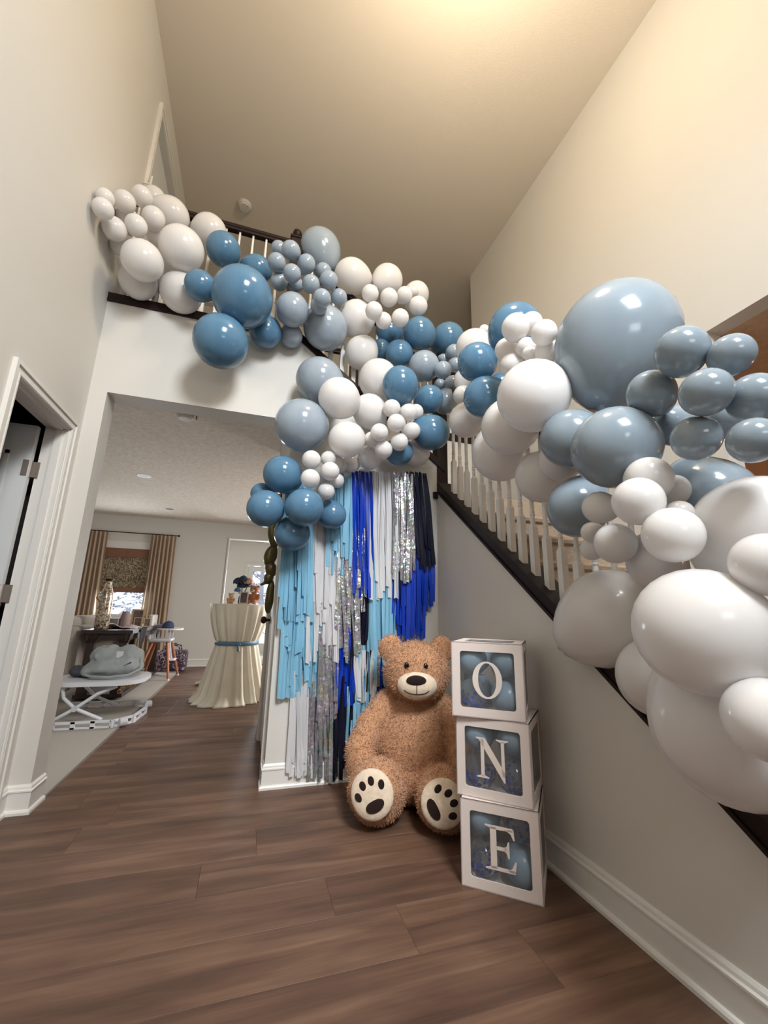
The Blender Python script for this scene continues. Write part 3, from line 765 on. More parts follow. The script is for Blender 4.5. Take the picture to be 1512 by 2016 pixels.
letter_box('O', (0.885, 1.757, 0), (0.232, -0.186), 0.6115, [(-1, 1, 'p', -1), (1, 1, 'p', -1), (-1, -1, 'c', -1), (1, -1, 'p', -1), (-1, 1, 'p', 1), (1, 1, 'p', 1), (-1, -1, 'p', 1), (1, -1, 'p', 1)])

# ------------------------------------------------------------------ tassel backdrop
M['tL'] = mat('light_blue_tissue', (140, 198, 226), 0.6, trans=0.25, var=0.16, vscale=1.0, stretch=(70, 70, 1.2))  # upright colour streaks paint shading into the light blue, white and royal strips
M['tW'] = mat('white_tissue', (226, 226, 229), 0.6, trans=0.3, var=0.08, vscale=1.0, stretch=(70, 70, 1.2))
M['tR'] = mat('royal_blue_film', (12, 58, 180), 0.38, trans=0.1, var=0.25, vscale=1.0, stretch=(70, 70, 1.2))
M['tN'] = mat('navy_tissue', (9, 11, 34), 0.65, spec=0.25)
def irid():
    m, nt, b = newmat('holographic_silver'); N, L = nt.nodes, nt.links
    tc = N.new('ShaderNodeTexCoord'); n = N.new('ShaderNodeTexNoise'); n.inputs['Scale'].default_value = 13; n.inputs['Detail'].default_value = 2
    L.new(tc.outputs['Object'], n.inputs['Vector'])
    r = N.new('ShaderNodeValToRGB'); e = r.color_ramp.elements
    e[0].position = 0.25; e[0].color = lin((206, 206, 210)); e[1].position = 0.8; e[1].color = lin((200, 198, 190))
    for p, c in ((0.42, (198, 192, 208)), (0.5, (215, 217, 220)), (0.58, (190, 208, 206)), (0.66, (214, 206, 192))):
        q = e.new(p); q.color = lin(c)
    L.new(n.outputs['Fac'], r.inputs[0]); L.new(r.outputs[0], b.inputs['Base Color'])
    b.inputs['Metallic'].default_value = 0.75; b.inputs['Roughness'].default_value = 0.24
    n2 = N.new('ShaderNodeTexNoise'); n2.inputs['Scale'].default_value = 30; L.new(tc.outputs['Object'], n2.inputs['Vector'])
    bp = N.new('ShaderNodeBump'); bp.inputs['Strength'].default_value = 0.7; bp.inputs['Distance'].default_value = 0.015
    L.new(n2.outputs['Fac'], bp.inputs['Height']); L.new(bp.outputs[0], b.inputs['Normal'])
    return m
M['tS'] = irid()
tb = thing('tassel_backdrop', (0.7, 2.82, 1.0), 'blue, white, navy and silver tassel fringe backdrop on the wall behind the bear', 'backdrop')
MB().tube([(0.14, 2.80, 2.01), (0.70, 2.80, 2.07), (1.27, 2.79, 2.135)], 0.003, 6).build('string', M['tW'], tb)
TAS = [('L', 2.795, 0.180, 0.343, 1.949, 0.209, 0.405, 0.961),
      ('W', 2.800, 0.343, 0.497, 1.982, 0.407, 0.534, 0.931),
      ('L', 2.790, 0.484, 0.632, 2.003, 0.480, 0.654, 1.264),
      ('R', 2.785, 0.626, 0.775, 2.028, 0.674, 0.809, 1.117),
      ('W', 2.790, 0.768, 0.957, 2.042, 0.811, 0.980, 1.104),
      ('S', 2.780, 0.950, 1.100, 2.051, 0.952, 1.120, 1.231),
      ('N', 2.785, 1.061, 1.211, 2.074, 1.118, 1.269, 1.317),
      ('L', 2.815, 0.205, 0.373, 1.508, 0.213, 0.422, 0.727),
      ('W', 2.810, 0.359, 0.569, 1.520, 0.398, 0.598, 0.688),
      ('S', 2.805, 0.559, 0.702, 1.425, 0.600, 0.743, 0.692),
      ('S', 2.800, 0.643, 0.739, 1.608, 0.661, 0.752, 0.999),
      ('N', 2.825, 0.697, 0.826, 1.328, 0.689, 0.835, 0.625),
      ('L', 2.810, 0.792, 0.982, 1.441, 0.818, 0.988, 0.576),
      ('R', 2.815, 0.970, 1.239, 1.568, 0.986, 1.221, 0.844),
      ('R', 2.835, 0.657, 0.806, 1.471, 0.691, 0.810, 1.084),
      ('R', 2.825, 1.219, 1.276, 1.503, 1.218, 1.289, 1.043),
      ('L', 2.830, 0.226, 0.469, 0.977, 0.229, 0.504, 0.490),
      ('S', 2.820, 0.464, 0.586, 0.915, 0.497, 0.607, 0.345),
      ('R', 2.825, 0.555, 0.711, 0.948, 0.565, 0.718, 0.419),
      ('N', 2.835, 0.681, 0.852, 0.883, 0.683, 0.857, 0.345),
      ('W', 2.820, 0.681, 0.857, 0.785, 0.708, 0.852, 0.454),
      ('L', 2.825, 0.744, 0.858, 0.817, 0.735, 0.865, 0.315),
      ('S', 2.815, 0.854, 0.934, 0.851, 0.869, 0.933, 0.544),
      ('R', 2.835, 0.842, 1.045, 0.850, 0.855, 1.051, 0.397),
      ('W', 2.838, 0.310, 0.482, 0.662, 0.334, 0.500, 0.037),
      ('S', 2.826, 0.431, 0.562, 0.600, 0.450, 0.587, 0.015),
      ('N', 2.836, 0.549, 0.699, 0.626, 0.557, 0.711, 0.015),
      ('L', 2.830, 0.672, 0.796, 0.562, 0.674, 0.799, 0.069),
      ('N', 2.840, 0.745, 1.050, 0.620, 0.747, 1.056, 0.096)]
TN = {'L': 'light blue tissue tassel', 'W': 'white tissue tassel', 'R': 'royal blue tassel', 'N': 'navy tassel', 'S': 'holographic silver tassel'}
rt = random.Random(3)
for (c, y, x0, x1, zt, b0, b1, zb) in TAS:
    mb = MB(); Lh = zt - zb
    n = max(6, int(max(x1 - x0, b1 - b0) / 0.0095))
    for i in range(n):
        u = (i + rt.uniform(-0.3, 0.3)) / max(1, n - 1); u = min(1, max(0, u))
        xa = x0 + (x1 - x0) * u; xb = b0 + (b1 - b0) * u + rt.gauss(0, 0.012)
        ln = rt.choice((1.0, 1.0, 0.97, 0.92, 0.86, 0.78, 0.70)) * rt.uniform(0.95, 1.0)
        w = rt.uniform(0.019, 0.029) / 2; yo = rt.uniform(-0.020, 0.012); tw = rt.uniform(-1.0, 1.0); seg = 6
        vs = []
        for k in range(seg + 1):
            t = k / seg; xx = xa + (xb - xa) * t * ln + 0.004 * math.sin(t * 5 + i); zz = zt - Lh * ln * t
            ang = tw * math.sin(t * 2.5 + i * 1.7) + (0.25 if c == 'S' else 0.0) * math.sin(9 * t + i * 3)
            dx, dy = w * math.cos(ang), w * math.sin(ang)
            ww = 0.55 + 0.45 * min(1, t * 4)
            yy = min(y + yo - 0.006 * math.sin(t * math.pi + i), 2.842 if zz > 0.16 else 2.822)
            vs += [(xx - dx * ww, min(yy - dy * ww, 2.848), zz), (xx + dx * ww, min(yy + dy * ww, 2.848), zz + (0.008 * (i % 3 - 1) if k == seg else 0))]
        mb.add(vs, [(2 * k, 2 * k + 1, 2 * k + 3, 2 * k + 2) for k in range(seg)])
    o = mb.build('tassel', M['t' + c], tb); o['label'] = TN[c]

# ------------------------------------------------------------------ teddy bear
def fur_mat(name, rgb, var):
    m, nt, b = newmat(name); N, L = nt.nodes, nt.links
    tc = N.new('ShaderNodeTexCoord'); n = N.new('ShaderNodeTexNoise'); n.inputs['Scale'].default_value = 60; n.inputs['Detail'].default_value = 5
    L.new(tc.outputs['Object'], n.inputs['Vector']); c = lin(rgb)
    r = N.new('ShaderNodeValToRGB'); r.color_ramp.elements[0].position = 0.3; r.color_ramp.elements[1].position = 0.7
    r.color_ramp.elements[0].color = tuple(v * (1 - var) for v in c[:3]) + (1,); r.color_ramp.elements[1].color = tuple(min(1, v * (1 + var)) for v in c[:3]) + (1,)
    L.new(n.outputs['Fac'], r.inputs[0]); L.new(r.outputs[0], b.inputs['Base Color'])
    b.inputs['Roughness'].default_value = 0.95; b.inputs['Specular IOR Level'].default_value = 0.1; b.inputs['Sheen Weight'].default_value = 0.35
    n2 = N.new('ShaderNodeTexNoise'); n2.inputs['Scale'].default_value = 150; n2.inputs['Detail'].default_value = 3; L.new(tc.outputs['Object'], n2.inputs['Vector'])
    bp = N.new('ShaderNodeBump'); bp.inputs['Strength'].default_value = 0.7; bp.inputs['Distance'].default_value = 0.008
    L.new(n2.outputs['Fac'], bp.inputs['Height']); L.new(bp.outputs[0], b.inputs['Normal'])
    return m
M['bear'] = fur_mat('tan_plush', BEARC, 0.16)
M['cream'] = mat('cream_velour', (224, 206, 184), 0.8, spec=0.15, var=0.10, vscale=40, bump=0.5, bscale=50, sheen=0.3)
M['choc'] = mat('chocolate_velour', (38, 24, 22), 0.85, spec=0.15, sheen=0.2)
M['eye'] = mat('black_bead', (12, 10, 10), 0.15)
bO = Vector((1.0, 2.50, 0)); bf = Vector((-0.33, -0.944, 0)); br = Vector((0.944, -0.33, 0)); bu = Vector((0, 0, 1))
BP = lambda u, v, w: bO + br * u + bf * v + bu * w
BR = Matrix((br, bf, bu)).transposed()
bear = thing('teddy_bear', bO, 'giant tan plush teddy bear with cream soles sitting by the boxes', 'teddy bear')
def chain(mb, pts):
    for (p, r), (q, s) in zip(pts[:-1], pts[1:]):
        for k in range(5):
            t = k / 4; c = Vector(p) * (1 - t) + Vector(q) * t; rr = r * (1 - t) + s * t
            mb.ell(BP(*c), (rr, rr, rr), BR, 18, 10)
mb = MB()
mb.ell(BP(0, 0.0, 0.275), (0.215, 0.195, 0.265), BR, 28, 16).ell(BP(0, -0.02, 0.46), (0.165, 0.135, 0.14), BR, 24, 14).ell(BP(0, 0.02, 0.135), (0.215, 0.20, 0.13), BR, 24, 14)
chain(mb, [((-0.15, 0.0, 0.515), 0.072), ((-0.245, 0.055, 0.40), 0.078), ((-0.295, 0.125, 0.28), 0.086), ((-0.290, 0.155, 0.225), 0.080)])
chain(mb, [((0.15, 0.0, 0.515), 0.072), ((0.235, 0.045, 0.40), 0.080), ((0.270, 0.105, 0.28), 0.088), ((0.260, 0.135, 0.225), 0.082)])
chain(mb, [((-0.11, 0.10, 0.12), 0.115), ((-0.165, 0.22, 0.130), 0.118), ((-0.195, 0.285, 0.150), 0.148)])
chain(mb, [((0.10, 0.12, 0.12), 0.115), ((0.125, 0.25, 0.125), 0.115), ((0.145, 0.335, 0.145), 0.143)])
def remesh(mb, name, m, parent, voxel, smooth_it):
    o = mb.build(name, m)
    md = o.modifiers.new('r', 'REMESH'); md.mode = 'VOXEL'; md.voxel_size = voxel
    ms = o.modifiers.new('s', 'SMOOTH'); ms.factor = 0.5; ms.iterations = smooth_it
    dg = bpy.context.evaluated_depsgraph_get(); me = bpy.data.meshes.new_from_object(o.evaluated_get(dg))
    o.modifiers.clear(); old = o.data; o.data = me; bpy.data.meshes.remove(old)
    me.shade_smooth()
    if parent is not None: o.parent = parent; o.matrix_parent_inverse = parent.matrix_basis.inverted()
    return o
hd = MB().ell(BP(0.02, 0.04, 0.695), (0.195, 0.172, 0.172), BR, 28, 16).ell(BP(0.02, 0.09, 0.655), (0.165, 0.125, 0.12), BR, 24, 14)
# the neck joins head and torso in one body
mb.v, mb.f = mb.v, mb.f
k = len(mb.v); mb.v += hd.v; mb.f += [tuple(i + k for i in q) for q in hd.f]
for s, uu in ((-1, -0.140), (1, 0.180)):
    Re = BR @ Matrix.Rotation(math.radians(-22 * s), 3, 'Y')
    mb.ell(BP(uu, 0.0, 0.825), (0.072, 0.036, 0.078), Re, 20, 12)
body = remesh(mb, 'body', M['bear'], bear, 0.010, 3)
soles = []
def sole(fc, n, roll, R):
    n = Vector(n).normalized(); r0 = bu.cross(n).normalized(); u0 = n.cross(r0)
    ca, sa = math.cos(math.radians(roll)), math.sin(math.radians(roll)); a1 = r0 * ca + u0 * sa; a2 = u0 * ca - r0 * sa
    Rm = Matrix((a1, a2, n)).transposed(); c = BP(*fc)
    s0 = c + n * (R * 0.86); soles.append((s0, R * 0.70))
    so = MB().ell(s0, (R * 0.72, R * 0.74, R * 0.20), Rm, 24, 12).build('sole', M['cream'], bear, 180)
    def pad(a, b, ra, rb, ang=0):
        a, b, ra, rb = a * 0.9, b * 0.9, ra * 0.9, rb * 0.9; d2 = (a / 0.72) ** 2 + (b / 0.74) ** 2; hz = 0.20 * math.sqrt(max(0.02, 1 - d2))
        Rp = Rm @ Matrix.Rotation(math.radians(ang), 3, 'Z')
        MB().ell(s0 + (a1 * a + a2 * b + n * hz * 0.93) * R, (ra * R, rb * R, 0.05 * R), Rp, 16, 8).build('paw_pad', M['choc'], so, 180)
    pad(0.0, -0.36, 0.36, 0.21)
    for a, b, an in ((-0.46, 0.10, 25), (-0.18, 0.36, 8), (0.16, 0.38, -8), (0.46, 0.14, -25)): pad(a, b, 0.125, 0.17, an)
camd = (cpos - BP(-0.195, 0.3, 0.13)).normalized()
sole((-0.195, 0.285, 0.145), bf * 0.8 - br * 0.25 + camd * 0.7 + bu * 0.10, 28, 0.148)
sole((0.145, 0.335, 0.140), bf * 0.9 - br * 0.25 + camd * 0.4 + bu * 0.12, -58, 0.143)
muz = MB().ell(BP(0.015, 0.185, 0.640), (0.112, 0.068, 0.078), BR, 26, 16).build('muzzle', M['cream'], bear, 180)
MB().ell(BP(0.008, 0.240, 0.672), (0.056, 0.022, 0.028), BR, 20, 12).build('nose', M['choc'], muz, 180)
def onmuz(u, w, out=1.0):
    d = ((u - 0.015) / 0.112) ** 2 + ((w - 0.640) / 0.078) ** 2
    return BP(u, 0.185 + 0.068 * math.sqrt(max(0, 1 - d)) * out + 0.001, w)
ml = MB().tube([onmuz(0.010, 0.650), onmuz(0.010, 0.625), onmuz(0.010, 0.602)], 0.0022, 6)
ml.tube([onmuz(0.010 + 0.07 * math.sin(a), 0.628 - 0.026 * math.cos(a)) for a in [math.radians(v) for v in range(-75, 76, 15)]], 0.0022, 6)
ml.build('mouth_stitching', M['choc'], muz)
for uu, ww in ((-0.045, 0.745), (0.062, 0.742)):
    MB().ell(BP(uu, 0.196, ww), (0.014, 0.011, 0.019), BR, 12, 8).build('eye', M['eye'], bear, 180)
# short plush pile
me = body.data
nv = len(me.polygons)
cen_ = np.empty(nv * 3); me.polygons.foreach_get('center', cen_); cen_ = cen_.reshape(-1, 3)
nor_ = np.empty(nv * 3); me.polygons.foreach_get('normal', nor_); nor_ = nor_.reshape(-1, 3)
rs = np.random.default_rng(4)
idx = rs.integers(0, nv, FURN)
c = cen_[idx] + rs.normal(0, 0.004, (FURN, 3)); n = nor_[idx]
mz = np.array(BP(0.015, 0.185, 0.640)); keep = np.linalg.norm((c - mz) / np.array([1, 1, 1]), axis=1) > 0.085
for s0, R in soles: keep &= np.linalg.norm(c - np.array(s0), axis=1) > R * 0.98
keep &= c[:, 2] > 0.006
c = c[keep]; n = n[keep]; K = len(c)
dr = n + rs.normal(0, 0.55, (K, 3)); dr[:, 2] -= 0.25; dr /= np.linalg.norm(dr, axis=1)[:, None]
side = np.cross(dr, rs.normal(0, 1, (K, 3))); side /= np.linalg.norm(side, axis=1)[:, None]
ln = rs.uniform(0.006, 0.013, (K, 1)); wd = 0.0022
V = np.stack([c - side * wd - n * 0.002, c + side * wd - n * 0.002, c + dr * ln], 1).reshape(-1, 3); V[:, 2] = np.maximum(V[:, 2], 0.001)
fm = bpy.data.meshes.new('plush_pile'); fm.from_pydata(V.tolist(), [], np.arange(3 * K).reshape(-1, 3).tolist()); fm.materials.append(M['bear'])
fu = link('plush_pile', fm, bear); fu['kind'] = 'stuff'

# ------------------------------------------------------------------ living room: window, shade, curtains
M['glass'] = clearmat('window_glass', (0.97, 0.98, 1.0), 0.0, (255, 255, 255), 0.02)
w2 = tag(MB().box(-2.60, -2.555, YL + 0.03, YL + 0.10, 0.85, 2.17).box(-1.685, -1.64, YL + 0.03, YL + 0.10, 0.85, 2.17).box(-2.60, -1.64, YL + 0.03, YL + 0.10, 2.12, 2.17).box(-2.60, -1.64, YL + 0.03, YL + 0.10, 0.85, 0.90).build('window_2', M['trim']), 'white living room window behind the long curtains', None, None, 'structure')
MB().box(-2.56, -1.68, YL + 0.055, YL + 0.085, 1.46, 1.51).build('meeting_rail', M['trim'], w2)
MB().box(-2.56, -1.68, YL + 0.062, YL + 0.068, 0.89, 1.47).build('window_pane', M['glass'], w2)
MB().box(-2.56, -1.68, YL + 0.076, YL + 0.082, 1.50, 2.13).build('window_pane', M['glass'], w2)
MB().box(-2.66, -1.58, YL - 0.05, YL + 0.03, 0.815, 0.85).build('window_sill', M['trim'], w2)
MB().box(-2.66, -1.58, YL - 0.018, YL + 0.03, 2.06, 2.19).build('head_casing', M['trim'], w2)
MB().box(-2.66, -2.585, YL - 0.018, YL + 0.03, 0.85, 2.06).build('side_casing', M['trim'], w2)
MB().box(-1.655, -1.58, YL - 0.018, YL + 0.03, 0.85, 2.06).build('side_casing', M['trim'], w2)
M['valance'] = mat('brown_wood_shade', (128, 88, 66), 0.6, var=0.2, vscale=10, stretch=(1, 1, 12))
def woven():
    m, nt, b = newmat('woven_bamboo'); N, L = nt.nodes, nt.links
    tc = N.new('ShaderNodeTexCoord'); n = N.new('ShaderNodeTexNoise'); n.inputs['Scale'].default_value = 55; n.inputs['Detail'].default_value = 3
    L.new(tc.outputs['Object'], n.inputs['Vector'])
    r = N.new('ShaderNodeValToRGB'); r.color_ramp.elements[0].position = 0.40; r.color_ramp.elements[0].color = lin((104, 88, 70)); r.color_ramp.elements[1].position = 0.66; r.color_ramp.elements[1].color = lin((206, 192, 166))
    L.new(n.outputs['Fac'], r.inputs[0]); L.new(r.outputs[0], b.inputs['Base Color']); b.inputs['Roughness'].default_value = 0.8
    t = N.new('ShaderNodeBsdfTranslucent'); L.new(r.outputs[0], t.inputs[0]); mx = N.new('ShaderNodeMixShader'); mx.inputs[0].default_value = 0.5
    L.new(b.outputs[0], mx.inputs[1]); L.new(t.outputs[0], mx.inputs[2]); L.new(mx.outputs[0], N['Material Output'].inputs['Surface'])
    return m
M['woven'] = woven()
sh = thing('roman_shade', (-2.12, YL, 2.0), 'woven bamboo shade half lowered in the living room window', 'window shade')
MB().box(-2.57, -1.67, YL - 0.025, YL + 0.02, 1.90, 2.06).build('valance', M['valance'], sh)
mb = MB()
for i in range(10): mb.box(-2.56, -1.68, YL + 0.004 + 0.003 * (i % 2), YL + 0.012 + 0.003 * (i % 2), 1.36 + i * 0.056, 1.36 + (i + 1) * 0.056)
mb.build('woven_panel', M['woven'], sh)
MB().box(-2.56, -1.68, YL - 0.006, YL + 0.02, 1.275, 1.365).build('bottom_bar', M['valance'], sh)
M['curtain'] = mat('beige_curtain', (200, 178, 154), 0.8, trans=0.3, bump=0.2, bscale=200)
def curtain(x0, x1, xb0, xb1, label):
    mb = MB(); n, m = 72, 10; zt, zb = 2.335, 0.02
    for j in range(m + 1):
        t = j / m
        for i in range(n + 1):
            u = i / n; x = (x0 + (x1 - x0) * u) * (1 - t) + (xb0 + (xb1 - xb0) * u) * t
            yy = YL - 0.075 + (0.030 + 0.012 * t) * math.sin(u * 2 * math.pi * 6.5 + 0.7 * math.sin(3 * u + t)) + 0.01 * math.sin(t * 4 + u * 9)
            mb.v.append((x, yy, zt + (zb - zt) * t))
    mb.f = [(j * (n + 1) + i, j * (n + 1) + i + 1, (j + 1) * (n + 1) + i + 1, (j + 1) * (n + 1) + i) for j in range(m) for i in range(n)]
    o = mb.build('curtain', M['curtain'], None, 180)
    return tag(o, label, 'curtain', 'living room curtains')
curtain(-2.90, -2.50, -2.93, -2.42, 'long beige pleated curtain on the left of the living room window')
curtain(-1.80, -1.38, -1.78, -1.33, 'long beige pleated curtain on the right of the living room window')
cr = thing('curtain_rod', (-2.15, YL - 0.075, 2.345), 'thin dark curtain rod over the living room window', 'curtain rod')
MB().tube([(-3.0, YL - 0.075, 2.345), (-1.34, YL - 0.075, 2.345)], 0.009, 8).build('rod', M['bronze'], cr, 60)
for x in (-3.0, -1.34): MB().ell((x, YL - 0.075, 2.345), (0.02, 0.02, 0.02), None, 12, 8).build('finial', M['bronze'], cr, 180)
MB().tube([(-1.42, YL - 0.075, 2.345), (-1.42, YL - 0.001, 2.345)], 0.006, 6).build('bracket', M['bronze'], cr)

# garden doorway
d5 = tag(casing(MB(), 'y', YL, -1, -0.44, 1.10, 2.37, 0.022).build('trim_2', M['trim']), 'bright narrow trim round the opening to the garden room', None, None, 'structure')
d6 = tag(casing(MB(), 'y', 10.6, -1, -0.05, 0.85, 2.05).build('door_5', M['trim']), 'white garden door with a tall bright glass pane', None, None, 'structure')
gd = MB().box(-0.05, 0.07, 10.61, 10.65, 0.01, 2.04).box(0.73, 0.85, 10.61, 10.65, 0.01, 2.04).box(0.07, 0.73, 10.61, 10.65, 1.92, 2.04).box(0.07, 0.73, 10.61, 10.65, 0.01, 0.25)
gd.build('door_leaf', M['trim'], d6); MB().box(0.07, 0.73, 10.625, 10.632, 0.25, 1.92).build('window_pane', M['glass'], d6)
w3 = tag(MB().box(2.46, 2.56, 5.6, 5.65, 1.05, 2.15).box(2.46, 2.56, 6.95, 7.0, 1.05, 2.15).box(2.46, 2.56, 6.28, 6.32, 1.05, 2.15).build('window_3', M['trim']), 'kitchen window out of sight beyond the passage', None, None, 'structure')

# bare trees outside
M['bark'] = mat('pale_bark', (150, 150, 158), 0.9)
def tree(x, y, label, seed):
    q = random.Random(seed); t = thing('bare_tree', (x, y, -0.4), label, 'tree', 'bare trees outside')
    MB().tube([(x, y, -0.4), (x + 0.05, y, 1.2), (x - 0.04, y, 3.4)], [0.09, 0.07, 0.04], 8).build('trunk', M['bark'], t, 60)
    mb = MB()
    for i in range(70):
        z = q.uniform(0.3, 3.4); a = q.uniform(0, 2 * math.pi); L_ = q.uniform(0.5, 1.3)
        p = Vector((x, y, z)); d = Vector((math.cos(a), math.sin(a) * 0.6, q.uniform(-0.2, 0.9))).normalized(); pts = [p]
        for k in range(4):
            p = p + (d + Vector((q.uniform(-.35, .35), q.uniform(-.35, .35), q.uniform(-.3, .35)))) * (L_ / 4); pts.append(p)
        mb.tube(pts, [0.022, 0.017, 0.012, 0.008, 0.004], 5)
        for k in range(6):
            p2 = pts[q.randint(1, 4)]; mb.ell(p2 + Vector((q.uniform(-.1, .1), q.uniform(-.1, .1), q.uniform(-.1, .1))), (0.035, 0.02, 0.03), None, 6, 4)
    mb.build('branches', M['bark'], t, 60)
tree(-3.6, 13.2, 'bare tree outside, seen through the living room window', 1)
tree(-2.6, 14.0, 'bare tree outside, second from left in the living room window', 2)
tree(0.35, 13.4, 'bare tree outside, seen through the garden door', 4)

# ------------------------------------------------------------------ cocktail table with cloth
M['cloth'] = mat('cream_satin', (238, 230, 210), 0.55, spec=0.3, trans=0.12, var=0.05, vscale=6, sheen=0.3)
M['sash'] = mat('blue_ribbon', (96, 128, 152), 0.5)
TX, TY = -0.075, 5.55
ct = thing('cocktail_table', (TX, TY, 0), 'tall round cocktail table draped in cream cloth with blue sash', 'table')
def rcl(z):
    if z > 0.64: t = (z - 0.64) / 0.45; return 0.232 + (0.345 - 0.232) * (1 - max(0.0, 1 - t) ** 1.7)
    t = z / 0.64; return 0.40 - (0.40 - 0.232) * (t ** 0.8)
def cloth_r(r, z, a):
    if z > 1.085: return r
    k = 0.011 + 0.016 * (1 - min(1, z / 0.6)); amp = k * min(1, (1.09 - z) / 0.12) * (0.4 if abs(z - 0.64) < 0.03 else 1)
    extra = 0.05 * max(0, 1 - z / 0.10) * (0.5 + 0.5 * math.sin(3 * a + 1.0)) + 0.06 * max(0, 1 - z / 0.07) * max(0, math.cos(a - math.radians(215)))
    return r + amp * (math.sin(17 * a + 2.0 * math.sin(2 * a) + z * 1.5) + 0.5 * math.sin(29 * a + z * 3)) + extra
zl = [0.003, 0.02, 0.05, 0.09, 0.15, 0.22, 0.30, 0.38, 0.46, 0.54, 0.60, 0.63, 0.65, 0.68, 0.74, 0.80, 0.86, 0.92, 0.98, 1.03, 1.07, 1.085, 1.09]
MB().lathe([(rcl(z), z) for z in zl], 144, (TX, TY, 0), cloth_r).build('tablecloth', M['cloth'], ct, 180)
MB().lathe([(0.244, 0.615), (0.252, 0.62), (0.252, 0.66), (0.244, 0.665)], 60, (TX, TY, 0)).build('sash', M['sash'], ct, 60)
MB().ell((TX + 0.02, TY - 0.262, 0.635), (0.03, 0.012, 0.018), None, 12, 8).tube([(TX + 0.02, TY - 0.262, 0.63), (TX + 0.03, TY - 0.275, 0.56)], [0.01, 0.016], 6).build('sash_knot', M['sash'], ct, 60)
def small_bear(P, s, rgb, label, f=Vector((-0.1, -1, 0))):
    P = Vector(P); f = f.normalized(); r = Vector((-f.y, f.x, 0)); R = Matrix((r, f, bu)).transposed()
    q = lambda u, v, w: P + (r * u + f * v + bu * w) * s
    t = thing('small_teddy_bear', P, label, 'teddy bear', 'small teddy bears on the cocktail table')
    key = 'fur' + str(rgb[0])
    if key not in M: M[key] = fur_mat('small_plush_' + str(rgb[0]), rgb, 0.2)
    mb = MB().ell(q(0, 0, .28), (.24 * s, .22 * s, .28 * s), R).ell(q(0, .04, .70), (.22 * s, .2 * s, .2 * s), R)
    for k in (-1, 1):
        mb.ell(q(.17 * k, 0, .86), (.085 * s, .05 * s, .085 * s), R, 12, 8).ell(q(.26 * k, .08, .36), (.09 * s, .11 * s, .17 * s), R, 12, 8).ell(q(.17 * k, .27, .11), (.11 * s, .17 * s, .11 * s), R, 12, 8)
    remesh(mb, 'body', M[key], t, 0.03 * s, 3)
    MB().ell(q(0, .22, .65), (.1 * s, .06 * s, .075 * s), R, 12, 8).build('muzzle', M['cream'], t, 180)
    MB().ell(q(0, .275, .68), (.04 * s, .02 * s, .025 * s), R, 10, 6).build('nose', M['choc'], t, 180)
    for k in (-1, 1): MB().ell(q(.075 * k, .225, .76), (.018 * s,) * 3, R, 8, 6).build('eye', M['eye'], t, 180)
small_bear((-0.19, 5.42, 1.091), 0.14, (214, 168, 124), 'small light brown teddy bear at the left of the cocktail table')
small_bear((0.075, 5.42, 1.091), 0.25, (190, 126, 88), 'reddish brown teddy bear right of the photo frame', Vector((-0.5, -1, 0)))
M['rose'] = mat('navy_rose', (44, 58, 82), 0.7); M['rose2'] = mat('dusty_rose', (90, 118, 150), 0.7); M['peach'] = mat('peach_rose', (214, 176, 146), 0.7)
M['vasec'] = mat('black_vase', (26, 24, 26), 0.3); M['stem'] = mat('green_stem', (52, 66, 48), 0.7)
fv = thing('flower_vase', (-0.075, 5.48, 1.09), 'black vase of navy, blue and peach roses on the cocktail table', 'vase')
MB().lathe([(0.030, 1.091), (0.042, 1.12), (0.036, 1.17), (0.020, 1.205), (0.026, 1.215)], 16, (-0.075, 5.48, 0)).build('vase', M['vasec'], fv, 60)
def rose(P, r, m, seed):
    q = random.Random(seed); mb = MB().ell(P, (r * 0.5, r * 0.5, r * 0.55), None, 10, 8)
    for lay in range(3):
        for k in range(5 + lay):
            a = 2 * math.pi * k / (5 + lay) + lay * 0.5 + q.uniform(-.15, .15); e = 0.35 + 0.28 * lay
            n = Vector((math.cos(a) * e, math.sin(a) * e, 0.9 - 0.4 * lay)).normalized(); Rm = n.to_track_quat('Z', 'Y').to_matrix()
            mb.ell(Vector(P) + Vector((math.cos(a) * e * 0.8, math.sin(a) * e * 0.8, 0.3 - 0.28 * lay)) * r, (r * 0.42, r * 0.42, r * 0.12), Rm, 8, 6)
    mb.build('rose', m, fv, 180)
    MB().tube([(P[0], P[1], P[2] - r * 0.6), (-0.075 + (P[0] + 0.075) * 0.3, 5.48, 1.21)], 0.004, 5).build('stem', M['stem'], fv)
for i, (a, b, c, r, m) in enumerate(((-0.13, 5.46, 1.375, 0.068, 'rose'), (-0.07, 5.45, 1.40, 0.068, 'rose'), (-0.085, 5.50, 1.33, 0.065, 'rose'), (0.00, 5.45, 1.375, 0.068, 'peach'), (-0.125, 5.40, 1.265, 0.045, 'rose2'), (-0.02, 5.50, 1.33, 0.05, 'rose'))): rose((a, b, c), r, M[m], i)
M['fr_w'] = mat('white_frame', (214, 206, 200), 0.5); M['photo'] = mat('printed_photo', (96, 78, 76), 0.4, var=0.5, vscale=30); M['fr_g'] = mat('gold_frame', (176, 150, 108), 0.45, metal=0.2)
